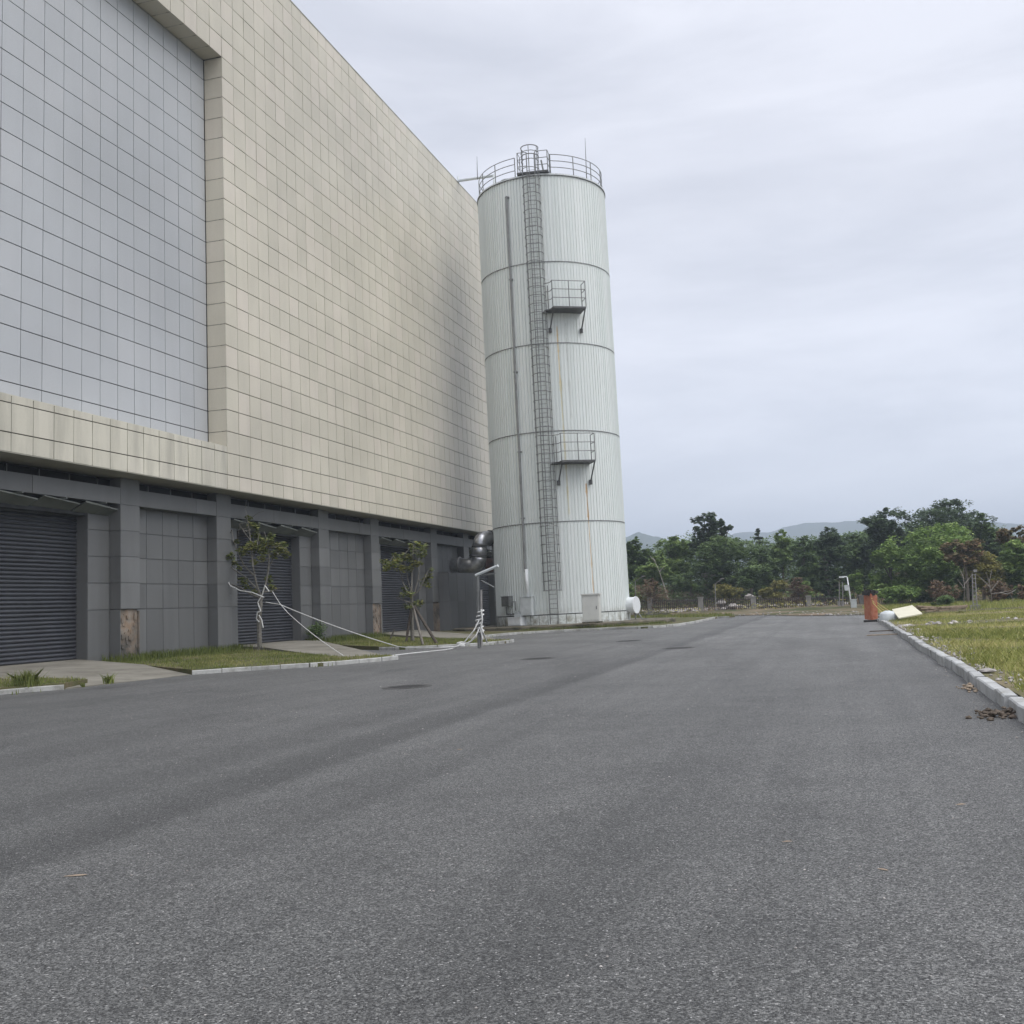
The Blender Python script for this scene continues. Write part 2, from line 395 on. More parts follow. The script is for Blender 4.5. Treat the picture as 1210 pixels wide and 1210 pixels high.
# right-hand lawn
def lawn_z(x, y): return 0.13+0.05*vnoise(x, y, 0.5)*min(1, max(0, x-2.2))+0.004*max(0, x-3)
lx = [2.08, 2.3, 2.7, 3.2]+list(np.arange(4, 60, 1.0)); ly = list(np.arange(5, 62, 0.8))
V = [(x+(0 if y < 56 else 0), y, lawn_z(x, y) if y < 61 else 0.0) for x in lx for y in ly]; ny = len(ly)
F = [(i*ny+j, (i+1)*ny+j, (i+1)*ny+j+1, i*ny+j+1) for i in range(len(lx)-1) for j in range(ny-1)]
tag(MB().add(V, F).build('lawn', MAT['lawn'], smooth=True), kind='structure')

# left verges and ramps
def zv(x, y): return 0.10+0.0125*max(0, -15-x)
def zr_(x, y, X0=-15.0): return 0.012+0.44*min(1, max(0, (X0-x)/(X0+28)))
def g2(x, y, z=0.0): return tuple(at_z(x, y, z)[:2])
def dens(pts, step=0.6):
    o = []
    for a, b in zip(pts, pts[1:]):
        n = max(1, int(math.dist(a, b)/step))
        o += [(a[0]+(b[0]-a[0])*i/n, a[1]+(b[1]-a[1])*i/n) for i in range(n)]
    return o+[pts[-1]]
K0 = [(-22.5, 15.0), (-21.2, 21.5), (-20.4, 23.3), (-19.75, 23.9)]
K1 = [(-19.3, 29.0), (-17.95, 30.1), (-16.0, 31.1), (-14.75, 33.3), (-14.6, 34.0)]
K2 = [(-19.6, 43.8), (-18.4, 43.3), (-16.4, 43.7), (-15.0, 44.5), (-14.4, 45.9), (-14.5, 47.2)]
K3 = [(-19.6, 57.8), (-18.9, 60.5), (-17.0, 62.6), (-13.6, 63.1), (-11.0, 62.2), (-9.9, 63.0), (-9.3, 65.5), (-9.1, 70.0), (-9.1, 82.0)]
verges = [K0+[(-20.3, 25.5), (-24.0, 27.0), (-28.0, 28.0), (-28.0, 15.0)],
          K1+[(-15.8, 35.8), (-17.0, 34.9), (-25.2, 43.6), (-27.9, 45.4), (-27.9, 34.4), (-23.7, 32.6)],
          K2+[(-20.5, 53.6), (-27.9, 61.6), (-27.9, 52.0)],
          K3+[(-9.1, 90.0), (-27.9, 90.0), (-27.9, 67.5)]]
vb = MB()
for q in verges: vb.poly(dens(q, 1.0), zv, skirt=0.3)
tag(vb.build('verge', MAT['verge']), kind='structure')
ramps = [[(-19.75, 23.95), (-19.3, 28.95), (-23.6, 32.6), (-28.05, 34.6), (-28.05, 27.2), (-24.0, 26.2), (-20.3, 25.2)],
         [(-15.75, 36.2), (-16.9, 34.85), (-25.1, 43.5), (-28.05, 45.2), (-28.05, 52.2), (-26.9, 52.0)],
         [(-14.9, 47.8), (-20.6, 53.6), (-28.05, 61.6), (-28.05, 68.4), (-19.7, 57.7)]]
rb = MB()
for q, X0 in zip(ramps, (-19.4, -15.9, -15.0)): rb.poly(dens(q+[q[0]], 1.0)[:-1], lambda x, y: zr_(x, y, X0), skirt=0.6)
tag(rb.build('pavement', MAT['concrete']), kind='structure')

def kerb(pts, w, hgt, name, mat, stone=0.95, jit=0.012, z0=0.0):
    k = MB(); d = [0]
    for a, b in zip(pts, pts[1:]): d.append(d[-1]+math.dist(a, b))
    def P(s):
        for i in range(len(pts)-1):
            if s <= d[i+1] or i == len(pts)-2:
                t = (s-d[i])/(d[i+1]-d[i]); return Vector((pts[i][0]+(pts[i+1][0]-pts[i][0])*t, pts[i][1]+(pts[i+1][1]-pts[i][1])*t, 0))
    n = max(1, round(d[-1]/stone))
    for i in range(n):
        a = P(d[-1]*i/n+0.012); b = P(d[-1]*(i+1)/n-0.012); t = (b-a).normalized(); nn = Vector((-t.y, t.x, 0))
        o = nn*rnd.uniform(-jit, jit); dz = rnd.uniform(-jit, jit)*0.6; e = nn*rnd.uniform(-jit, jit)*0.7
        a = a+o+e; b = b+o-e; hz = z0+hgt+dz; c = 0.018
        prof = [(-w/2, -0.1), (w/2, -0.1), (w/2, hz-c), (w/2-c, hz), (-w/2+c, hz), (-w/2, hz-c)]
        V = [tuple(q+nn*u+Vector((0, 0, z))) for q in (a, b) for u, z in prof]
        F = [(j, (j+1) % 6, (j+1) % 6+6, j+6) for j in range(6)]+[(5, 4, 3, 2, 1, 0), (6, 7, 8, 9, 10, 11)]
        k.add(V, F, rnd.random())
    return tag(k.build(name, mat), kind='structure')
kerb(dens(K0, .5), 0.16, 0.13, 'kerb', MAT['kerb'])
kerb(K1, 0.16, 0.13, 'kerb', MAT['kerb'])
kerb(dens(K2, .5), 0.16, 0.13, 'kerb', MAT['kerb'])
kerb(dens(K3, .5), 0.18, 0.14, 'kerb', MAT['kerb'])
kerb([(1.96, 6.0), (1.92, 12.0), (1.97, 20), (1.93, 30), (1.97, 40), (1.95, 56.0)], 0.17, 0.17, 'kerb', MAT['kerbg'], stone=1.0, jit=0.03)
# kerb and grass island in the distance beyond the tank
isl = [g2(742, 732), g2(800, 731.5), g2(840, 731), g2(862, 730)]
isl2 = [(isl[-1][0]+0.2, isl[-1][1]+2.5), (isl[-2][0], isl[-2][1]+9), (-22, 106), (isl[0][0]-8, isl[0][1]+3), (isl[0][0]-6, isl[0][1]-1)]
tag(MB().poly(isl+isl2, lambda x, y: 0.1, skirt=0.2).build('verge', MAT['verge']), kind='structure')
kerb(isl, 0.2, 0.12, 'kerb', MAT['kerb'])

# ------------------------------------------------------------------ the factory building
WX = -25.879; Y0 = 41.816; DY = 1.0076; ZB = 7.498; ZT = 34.958; ZJ = 8.158
Y_END = Y0+DY*58; Y_START = Y0-DY*36
bld = empty('factory_building', (-26.9, 40, 0), 'huge factory building clad in cream panels above a charcoal ground storey', 'building')
def panels(mb, X, ys, zs, gap=0.036, depth=0.05, tilt=0.008, axis='x', skip=None, sgn=1, tj=None):
    """separate cladding panels on a plane facing +X (axis x) or -Y (axis y; ys are X values)"""
    for a, b in zip(ys, ys[1:]):
        for c, d in zip(zs, zs[1:]):
            gj = rnd.uniform(-.004, .007)
            if skip and skip((a+b)/2, (c+d)/2): continue
            t = [rnd.uniform(-tilt, tilt) for _ in range(4)]
            g = gap/2; tt = rnd.random()
            gv_ = max(.004, g*.72+gj); q = [(a+gv_, c+g), (b-gv_, c+g), (b-gv_, d-g), (a+gv_, d-g)]
            if axis == 'x':
                P = [(X-depth, y, z) for y, z in q]+[(X+e, y, z) for (y, z), e in zip(q, t)]
            elif axis == 'y':
                P = [(x, X+depth, z) for x, z in q]+[(x, X-e, z) for (x, z), e in zip(q, t)]
            mb.add(P, [(4, 5, 6, 7), (0, 1, 5, 4), (1, 2, 6, 5), (2, 3, 7, 6), (3, 0, 4, 7)], tt)
    return mb
ycols = [Y0+DY*i for i in range(-36, 59)]
zrows = [ZB]+[ZJ+k for k in range(0, 27)]+[ZT]
RZ0, RZ1 = 9.45, 28.158
def in_recess(y, z): return y < Y0 and RZ0-0.3 < z < RZ1
wall = MB()
panels(wall, WX, ycols, zrows, skip=lambda y, z: (y < Y0 and z < RZ1))
part(wall, 'wall_cladding', MAT['beige'], bld)
low = MB()
panels(low, WX, [y for y in ycols if y <= Y0+.01], [ZB, ZJ, ZJ+1, RZ0], gap=0.038)
# ledge on top of the band
low.box((-26.86, Y_START, RZ0-0.05), (WX-0.004, Y0-0.01, RZ0-0.008))
part(low, 'sill_band', MAT['sill'], bld)
back = MB()
back.box((WX-0.30, Y0+0.04, ZB+0.01), (WX-0.051, Y_END, ZT-0.02))
back.box((WX-0.30, Y_START, ZB+0.01), (WX-0.051, Y0+0.03, RZ0-0.06))
back.box((WX-0.30, Y_START, RZ1+0.07), (WX-0.051, Y0+0.03, ZT-0.02))
back.box((-27.3, Y_START, RZ0-0.06), (-26.91, Y0+0.2, RZ1+0.3))
part(back, 'joint_backing', MAT['seam'], bld)
rec = MB()
gy = [Y0-0.02-1.055*i for i in range(36, -1, -1)]
panels(rec, -26.85, gy, [RZ0]+[ZJ+k for k in range(2, 21)]+[RZ1+0.05], gap=0.038, tilt=0.003)
part(rec, 'recessed_panel', MAT['bluegrey'], bld)
ret = MB()
for c, d in zip([RZ0]+[ZJ+k for k in range(2, 20)], [ZJ+k for k in range(2, 20)]+[RZ1]):   # return of the recess, facing the camera
    ret.add([(-26.84, Y0+0.02, c+.012), (WX-.012, Y0+0.02, c+.012), (WX-.012, Y0+0.02, d-.012), (-26.84, Y0+0.02, d-.012)], [(0, 1, 2, 3)], rnd.uniform(0.3, 1.0))
for a, b in zip(ycols, ycols[1:]):                                                            # soffit of the recess
    if b <= Y0+.01:
        ret.add([(-26.84, a+.012, RZ1+.02), (-26.84, b-.012, RZ1+.02), (WX-.012, b-.012, RZ1+.02), (WX-.012, a+.012, RZ1+.02)], [(0, 1, 2, 3)], rnd.random()*.6)
part(ret, 'recess_return', MAT['beige'], bld)
body = MB()
body.box((-78, Y_START, 0), (-28.35, Y_END, ZT-0.4))
body.box((-28.35, Y_START, ZB+0.2), (WX-0.31, Y_END, RZ0-0.2))
body.box((-28.35, Y_START, RZ0-0.2), (-27.31, Y_END, ZT-0.4))
body.box((-27.31, Y0+0.25, RZ0-0.2), (WX-0.31, Y_END, ZT-0.4))
body.box((-27.31, Y_START, RZ1+0.31), (WX-0.31, Y0+0.25, ZT-0.4))
part(body, 'roof', MAT['roof'], bld)
cop = MB(); cop.box((WX-0.5, Y_START, ZT-0.02), (WX+0.02, Y_END, ZT+0.04)); part(cop, 'parapet_coping', MAT['soffit'], bld)
sof = MB(); sof.box((-27.5, Y_START, ZB-0.02), (WX-0.003, Y_END, ZB+0.008)); part(sof, 'soffit', MAT['soffit'], bld)
# ground storey
PF = -26.9; PW = -27.4; SH = -27.95
cent = [9.5, 19.5, 26.3, 36.3, 43.1, 53.1, 59.9, 69.9, 76.7, 86.7]
rowsz = [2.28, 3.31, 4.34, 5.37, 6.4]
def clad_box(mb, x0, x1, y0, y1, zs):          # pillar sheathing: front and the two sides
    panels(mb, x1, [y0, y1], zs, gap=0.026, depth=0.03, tilt=0.002)
    panels(mb, y0, [x0, x1-.004], zs, gap=0.026, depth=0.03, tilt=0.002, axis='y')
    mb.box((x0, y0+0.02, zs[0]), (x1-0.02, y1+0.0, zs[-1]))
broken = {3, 6, 7}
for i, c in enumerate(cent):
    pb = MB(); zb = [0.1, 2.28] if i not in broken else [2.28]
    clad_box(pb, PW, PF, c-.6, c+.6, zb+rowsz[1:]+[ZB-.03])
    po = part(pb, 'pillar', MAT['charcoal'], bld)
    if i in broken:
        cb = MB(); cb.box((PW, c-.53, 0.0), (PF-0.09, c+.53, 2.27))
        for k in range(26):                        # ragged mortar dabs and edges where the cladding fell off
            y = c+rnd.uniform(-.48, .48); z = rnd.uniform(.2, 2.2); a = rnd.uniform(.03, .1)
            cb.box((PF-0.1, y-a, z-a*.8), (PF-0.09+rnd.uniform(.01, .05), y+a, z+a), rot=0)
        cb.box((PF-.12, c+.53, 0.2), (PF-.01, c+.59, 2.2), 0.9)
        part(cb, 'exposed_core', MAT['brokenwall'], bld)
        sc_ = MB(); panels(sc_, c-.6, [PW, PF-.02], [.1, 2.28], gap=.026, depth=.03, tilt=.002, axis='y'); part(sc_, 'pillar_side', MAT['charcoal'], bld)
bm_ = MB()
ye = sorted([c+s for c in cent for s in (-1.1, 1.1)])
panels(bm_, PF-0.05+0.04, [Y_START, 7]+[y for c in cent for y in (c-.45, c+4.6)][:-1]+[95], [6.405, 7.07], gap=.02, tilt=.002)
bm_.box((PW+0.0, Y_START, 6.41), (PF-0.045, 95, 7.065))
part(bm_, 'beam', MAT['charcoal'], bld)
wb = MB()
zs_w = [0.1, 2.28]+rowsz[1:]
for i in range(len(cent)-1):
    a, b = cent[i]+.6, cent[i+1]-.6; wb = MB()
    if cent[i+1]-cent[i] < 8:      # solid bay
        n = 5; ys_ = [a+(b-a)*k/n for k in range(n+1)]
        panels(wb, PW, ys_, zs_w, gap=.03, tilt=.003)
        wb.box((PW-.5, a-.05, 0.0), (PW-.032, b+.05, 6.41), 0.1)
    else:                          # door bay: a jamb each side, then the roller shutter set back
        for u, v in ((a, a+1.3), (b-1.3, b)):
            panels(wb, PW, [u, v], zs_w, gap=.03, tilt=.002)
            wb.box((PW-.9, u+.005, 0.0), (PW-.032, v-.005, 6.41), 0.3)
            part(wb, 'wall', MAT['charcoal'], bld); wb = MB()
        part(MB().box((PW-.5, a+1.3, 5.9), (PW-.03, b-1.3, 6.41), 0.1), 'lintel', MAT['lintel'], bld)
        sb = MB(); y0_, y1_ = a+1.31, b-1.31; zz = 0.44; dz = 0.15
        while zz < 6.1:
            pr = [(0, 0), (.05, dz*.16), (.072, dz*.45), (.05, dz*.78), (0.0, dz*.92), (0, dz)]
            off = [rnd.uniform(-.008, .008) for _ in range(7)]
            for k in range(6):
                ya = y0_+(y1_-y0_)*k/6; yb = y0_+(y1_-y0_)*(k+1)/6
                P = [(SH+q, ya, zz+w+off[k]*.6) for q, w in pr]+[(SH+q, yb, zz+w+off[k+1]*.6) for q, w in pr]
                sb.add(P, [(j, j+6, j+7, j+1) for j in range(5)])
            zz += dz
        sb.box((SH-.03, y0_, .36), (SH-.008, y1_, 6.2))
        sb.box((SH-.03, y0_, .36), (SH+.05, y1_, .445))
        part(sb, 'roller_shutter', MAT['shutter'], bld, smooth=False)
        cn = MB(); n = 4
        for k in range(n):                                # translucent-sheet canopy hung under the beam
            u = a+.02+(b-a-.04)*k/n; v = a-.08+(b-a-.04)*(k+1)/n; dzz = rnd.uniform(-.03, .03)
            cn.hexa([(-26.78, u, 6.30+dzz), (-26.74, u, 6.30+dzz), (-26.94, v, 6.18+dzz), (-26.98, v, 6.18+dzz),
                     (-26.78, u, 6.36+dzz*.2), (-26.74, u, 6.36+dzz*.2), (-26.94, v, 6.23+dzz), (-26.98, v, 6.23+dzz)])
            cn.hexa([(-27.38, u, 6.02+dzz), (-26.79, u, 6.30+dzz), (-26.99, v, 6.18+dzz), (-27.38, v, 5.98+dzz),
                     (-27.38, u, 6.05+dzz), (-26.79, u, 6.33+dzz), (-26.99, v, 6.21+dzz), (-27.38, v, 6.01+dzz)])
            cn.box((-27.3, (u+v)/2-.03, 6.32), (-26.66, (u+v)/2+.03, 6.38))
        part(cn, 'canopy', MAT['canopy'], bld)
    if wb.v: part(wb, 'wall', MAT['charcoal'], bld)
wb = MB(); 
part(MB().box((PW-.3, Y_START, 7.05), (PW-.25, 95, ZB-.02), .2), 'clerestory', MAT['black'], bld)
for y in np.arange(24, 95, 1.6): part(MB().box((PW-.25, y, 7.06), (PW-.2, y+.06, ZB-.02), .3), 'mullion', MAT['charcoal'], bld)
# low plant room next to the tank
pr_ = MB(); panels(pr_, -26.2, [70.7, 72.4, 74.1, 75.8, 77.5], [0.1, 2.28, 4.3], gap=.03, tilt=.002); pr_.box((-27.4, 70.72, 0), (-26.235, 77.5, 4.36))
panels(pr_, 70.7, [-27.4, -26.21], [.1, 2.28, 4.3], gap=.03, tilt=.002, axis='y')
part(pr_, 'plant_room', MAT['charcoal'], bld)

# ------------------------------------------------------------------ the storage tank
tank = empty('storage_tank', (TC[0], TC[1], 0), 'tall white cylindrical storage tank with ribbed metal skin and caged ladder', 'storage tank')
RINGS = [31.196, 24.959, 19.244, 13.215, 7.116]
ZBASE = 0.40
def cp(a, r, z): return (TC[0]+r*math.cos(a), TC[1]+r*math.sin(a), z)
A_L = R_(-82.9)
m = NM('tank_skin'); ob = m.obj(); s3 = m.n("ShaderNodeSeparateXYZ", {0: ob})
ang = m.math('ARCTAN2', s3.outputs[1], s3.outputs[0]); zz = s3.outputs[2]
cc = m.mix(m.rng(m.attr(), 0, 1), (0.70, 0.74, 0.715), (0.755, 0.785, 0.765))
jd = m.rng(m.attr(), -0.5, -0.4, 1, 0)
# run-off dirt, rust runs with their own place on the skin
vec = m.n("ShaderNodeCombineXYZ", {0: m.math('MULTIPLY', ang, 26.0), 1: 0.0, 2: m.math('MULTIPLY', zz, 0.16)}).outputs[0]
run = m.rng(m.noise(vec, 1.3, 5, 0.6), 0.5, 0.78, 0, 0.22)
cc = m.mix(run, cc, (0.40, 0.43, 0.39))
def streak(cc, a0, a1, z0, z1, colr, width, amt):
    t = m.rng(zz, z0, z1); ac = m.math('MULTIPLY_ADD', t, a1-a0, a0)
    ac = m.math('ADD', ac, m.math('MULTIPLY_ADD', m.noise(vec, 2.0, 2, 0.5), 0.006, -0.003))
    d = m.math('MULTIPLY', m.math('ABSOLUTE', m.math('SUBTRACT', ang, ac)), m.rng(m.noise(m.map(ob, (.3, .3, 1)), 1.4, 3, .6), .35, .65, .7, 2.0))
    f = m.rng(d, width*0.35, width, 1, 0)
    f = m.math('MULTIPLY', f, m.math('MULTIPLY', m.rng(zz, z0-.1, z0+.3), m.rng(zz, z1+.05, z1-.05)))
    f = m.math('MULTIPLY', f, m.rng(m.noise(m.map(ob, (1, 1, .6)), 1.6, 4, .6), .3, .65, amt*.55, amt))
    return m.mix(f, cc, colr)
cc = streak(cc, R_(-49.0), R_(-50.3), 2.2, 9.6, (0.52, 0.30, 0.10), 0.016, 0.9)
cc = streak(cc, R_(-66.5), R_(-68.2), 7.5, 20.2, (0.62, 0.54, 0.30), 0.020, 0.75)
cc = streak(cc, R_(-68.0), R_(-68.2), 16.5, 20.4, (0.60, 0.38, 0.14), 0.012, 0.85)
cc = streak(cc, R_(-60.0), R_(-60.5), 14.0, 20.6, (0.34, 0.33, 0.30), 0.020, 0.35)
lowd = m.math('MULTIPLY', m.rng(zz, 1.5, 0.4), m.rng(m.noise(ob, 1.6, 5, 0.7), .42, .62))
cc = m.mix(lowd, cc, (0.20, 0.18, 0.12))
cc = m.mix(m.math('MULTIPLY', jd, 0.55), cc, (0.20, 0.21, 0.20))
dent = m.noise(m.n("ShaderNodeCombineXYZ", {0: m.math('MULTIPLY', ang, 19.0), 1: 0.0, 2: m.math('MULTIPLY', zz, 0.5)}).outputs[0], 1.0, 3, 0.55)
m.bump(dent, 0.25, 0.06)
MAT['tank'] = m.set(cc, 0.3, 0.0, 0.5)
sk = MB()
segs = [(1.05, RINGS[4]), (RINGS[4], RINGS[3]), (RINGS[3], RINGS[2]), (RINGS[2], RINGS[1]), (RINGS[1], RINGS[0])]
for z0, z1 in segs:
    N = 122; ph = rnd.random()*.05; a = ph
    ws = np.array([rnd.uniform(.93, 1.07) for _ in range(N)]); ws *= 2*math.pi/ws.sum()
    for k in range(N):
        w = ws[k]; tt = rnd.random(); dr = rnd.uniform(-.006, .006); t2 = rnd.uniform(-.006, .006)
        pa = [(a, TR-.02), (a+w*.11, TR-.02), (a+w*.5, TR+.004+dr), (a+w*.84, TR-.004+t2), (a+w*.87, TR+.038), (a+w*.98, TR+.038), (a+w, TR-.02)]
        P = [cp(x, r, z0+.012) for x, r in pa]+[cp(x, r, z1-.012) for x, r in pa]
        sk.add(P, [(j, j+1, j+8, j+7) for j in range(1, 6)], tt); sk.add([P[0], P[1], P[8], P[7]], [(0, 1, 2, 3)], -1); a += w
z0, z1 = ZBASE-.02, 1.0                       # skirting of wider plates
N = 48; a = .03
for k in range(N):
    w = 2*math.pi/N; P = [cp(a+.003, TR+.05, z0), cp(a+w-.003, TR+.05, z0), cp(a+w-.003, TR+.05, z1), cp(a+.003, TR+.05, z1), cp(a+.003, TR-.1, z1), cp(a+w-.003, TR-.1, z1)]
    sk.add(P, [(0, 1, 2, 3), (3, 2, 5, 4)], rnd.random()); a += w
part(sk, 'skin', MAT['tank'], tank)
inner = MB()
N = 96; P = [cp(2*math.pi*k/N, TR-.03, z) for z in (0.2, 31.18) for k in range(N)]
inner.add(P, [(k, (k+1) % N, N+(k+1) % N, N+k) for k in range(N)]); part(inner, 'inner_shell', MAT['seam'], tank)
def hoop(mb, r0, r1, z0, z1, N=120, tint=.5):
    P = [cp(2*math.pi*k/N, r, z) for r, z in ((r0, z0), (r1, z0), (r1, z1), (r0, z1)) for k in range(N)]
    mb.add(P, [(i*N+k, i*N+(k+1) % N, ((i+1) % 4)*N+(k+1) % N, ((i+1) % 4)*N+k) for i in range(4) for k in range(N)], tint)
for z in RINGS[1:]:
    b = MB(); hoop(b, TR-.02, TR+.045, z-.03, z+.02); bo = part(b, 'band', MAT['galv'], tank)
rf = MB(); N = 96
prof = [(TR+.08, 31.12), (TR+.08, 31.24), (TR-.02, 31.27), (3.2, 31.62), (1.2, 32.05), (0.02, 32.15)]
P = [cp(2*math.pi*k/N, r, z) for r, z in prof for k in range(N)]
rf.add(P, [(i*N+k, i*N+(k+1) % N, (i+1)*N+(k+1) % N, (i+1)*N+k) for i in range(len(prof)-1) for k in range(N)])
part(rf, 'roof', MAT['lightpaint'], tank)
rim = MB(); hoop(rim, TR-.02, TR+.085, 31.11, 31.14); part(rim, 'rim_flashing', MAT['darksteel'], tank)
vent = MB(); vent.tube([cp(R_(-140), 2.6, 31.6), cp(R_(-140), 2.6, 32.3)], .38, 16); vent.tube([cp(R_(-140), 2.6, 32.3), cp(R_(-140), 2.6, 32.45)], [.55, .1], 16)
part(vent, 'roof_vent', MAT['lightpaint'], tank, True)
# plinth
pl = MB(); N = 64
prof = [(TR+3.15, -.1), (TR+3.12, .34), (TR+3.05, .38), (0.1, .40)]
P = [cp(2*math.pi*k/N, r+(.03*math.sin(k*3.1) if i == 0 else 0), z) for i, (r, z) in enumerate(prof) for k in range(N)]
pl.add(P, [(i*N+k, i*N+(k+1) % N, (i+1)*N+(k+1) % N, (i+1)*N+k) for i in range(3) for k in range(N)])
part(pl, 'plinth', MAT['mossy'], tank)
# ladder and cage
lad = MB(); e = Vector((-math.sin(A_L), math.cos(A_L), 0)); o_ = Vector((math.cos(A_L), math.sin(A_L), 0)); c0 = Vector((TC[0], TC[1], 0))
def LP(t, r, z): return tuple(c0+o_*r+e*t+Vector((0, 0, z)))
for t in (-.27, .27): lad.tube([LP(t, TR+.2, .42), LP(t, TR+.2, 32.7)], .030, 6)
for z in np.arange(.8, 31.6, .31): lad.tube([LP(-.27, TR+.2, z), LP(.27, TR+.2, z)], .016, 5)
for z in np.arange(1.6, 31, 2.4):
    for t in (-.27, .27): lad.tube([LP(t, TR, z), LP(t, TR+.2, z)], .025, 5)
part(lad, 'ladder', MAT['galv'], tank)
cg = MB(); cr = .60; cc_ = TR+.40
angs = [R_(a) for a in np.linspace(-118, 118, 15)]
def CG(a, z): return LP(cr*math.sin(a), cc_+cr*math.cos(a), z)
for z in list(np.arange(2.6, 33.0, .6)): cg.tube([CG(a+rnd.uniform(-.005, .005), z+rnd.uniform(-.02, .02)) for a in angs], .027, 5)
for z in (32.35, 32.98): cg.tube([CG(a, z) for a in angs], .034, 6)
for a in (R_(-112), R_(-62), 0, R_(62), R_(112)):
    zs = np.arange(2.6, 33.0, 2.0); cg.tube([CG(a+rnd.uniform(-.03, .03), z) for z in zs]+[CG(a, 32.95)], .026, 5)
part(cg, 'ladder_cage', MAT['galv'], tank)
# downpipe
dp = MB(); zsn = [29.98, 24, 16, 11, 6, 3.9]; AP = R_(-105.7)
dp.tube([cp(AP+R_(.25)*math.sin(z), TR+.12, z) for z in zsn], .075, 10)
for z in (29.9, 24, 17.5, 12, 7.5): dp.box((cp(AP, TR+.07, z)[0]-.14, cp(AP, TR+.07, z)[1]-.1, z-.04), (cp(AP, TR+.07, z)[0]+.14, cp(AP, TR+.07, z)[1]+.1, z+.04))
part(dp, 'cable_pipe', MAT['pipegrey'], tank)
dp = MB(); dp.tube([cp(AP+R_(1.2), TR+.14, 4.1), cp(AP+R_(1.2), TR+.14, 2.2)], .12, 12); part(dp, 'pipe_sleeve', MAT['white'], tank, True)
# boxes on the lower skin
def skin_box(name, a_deg, z0, z1, w, d, mat, gap=.06, extra=None):
    a = R_(a_deg); b = MB(); c = c0+Vector((math.cos(a), math.sin(a), 0))*(TR+gap); n = Vector((math.cos(a), math.sin(a), 0)); t = Vector((-math.sin(a), math.cos(a), 0))
    def Q(u, v, z): return tuple(c+t*u+n*v+Vector((0, 0, z)))
    b.hexa([Q(-w/2, 0, z0), Q(-w/2, d, z0), Q(w/2, d, z0), Q(w/2, 0, z0), Q(-w/2, 0, z1), Q(-w/2, d, z1), Q(w/2, d, z1), Q(w/2, 0, z1)])
    b.hexa([Q(-w/2-.03, 0, z1), Q(-w/2-.03, d+.04, z1), Q(w/2+.03, d+.04, z1), Q(w/2+.03, 0, z1), Q(-w/2-.03, 0, z1+.04), Q(-w/2-.03, d+.04, z1+.04), Q(w/2+.03, d+.04, z1+.04), Q(w/2+.03, 0, z1+.04)])
    b.hexa([Q(-w/2+.05, d, z0+.05), Q(-w/2+.05, d+.015, z0+.05), Q(w/2-.05, d+.015, z0+.05), Q(w/2-.05, d, z0+.05), Q(-w/2+.05, d, z1-.05), Q(-w/2+.05, d+.015, z1-.05), Q(w/2-.05, d+.015, z1-.05), Q(w/2-.05, d, z1-.05)])
    if extra: extra(b, Q)
    return part(b, name, mat, tank)
aa, zz1 = at_cyl(622, 700); _, zz0 = at_cyl(622, 721)
skin_box('junction_box', math.degrees(at_cyl(622, 710, TR+.3)[0]), 1.05, 2.25, .85, .35, MAT['lightpaint'])
def pipes(b, Q):
    b.tube([Q(-.2, .1, 1.7), Q(-.2, .1, 1.2), Q(.9, .1, 1.15)], .05, 8); b.tube([Q(.35, .1, 2.0), Q(.8, .1, 2.0), Q(.8, .1, 1.4)], .035, 8)
skin_box('meter_box', math.degrees(at_cyl(598, 705, TR+.3)[0]), 1.72, 2.35, .8, .35, MAT['galv'], extra=pipes)
_a = math.degrees(at_cyl(610, 733, TR+.3)[0])
skin_box('valve_box', _a, .42, .95, 1.15, .45, MAT['white'])
skin_box('valve_cover', _a+2, .99, 1.25, .55, .3, MAT['lightpaint'])
# side manway seen on the right edge
mw = MB(); na = R_(3); nd = Vector((math.cos(na), math.sin(na), 0)); pc = c0+nd*TR+Vector((0, 0, 1.48))
mdir = Vector((.95, -.28, 0)).normalized(); pm = Vector(tuple(at_y(747.0, 715.0, 72.2)))
mw.tube([pm-mdir*.7, pm+mdir*.26], .54, 28); mw.tube([pm+mdir*.26, pm+mdir*.34], .58, 28)
part(mw, 'manway', MAT['white'], tank)
mwl = MB(); q = pm+mdir*.2
mwl.tube([q-Vector((0, 0, .6)), (q.x, q.y, .4)], .05, 8); mwl.tube([q+Vector((.25, 0, -.6)), (q.x+.5, q.y-.2, .4), (q.x+.9, q.y-.4, .4)], .035, 8)
part(mwl, 'manway_support', MAT['galv'], tank)
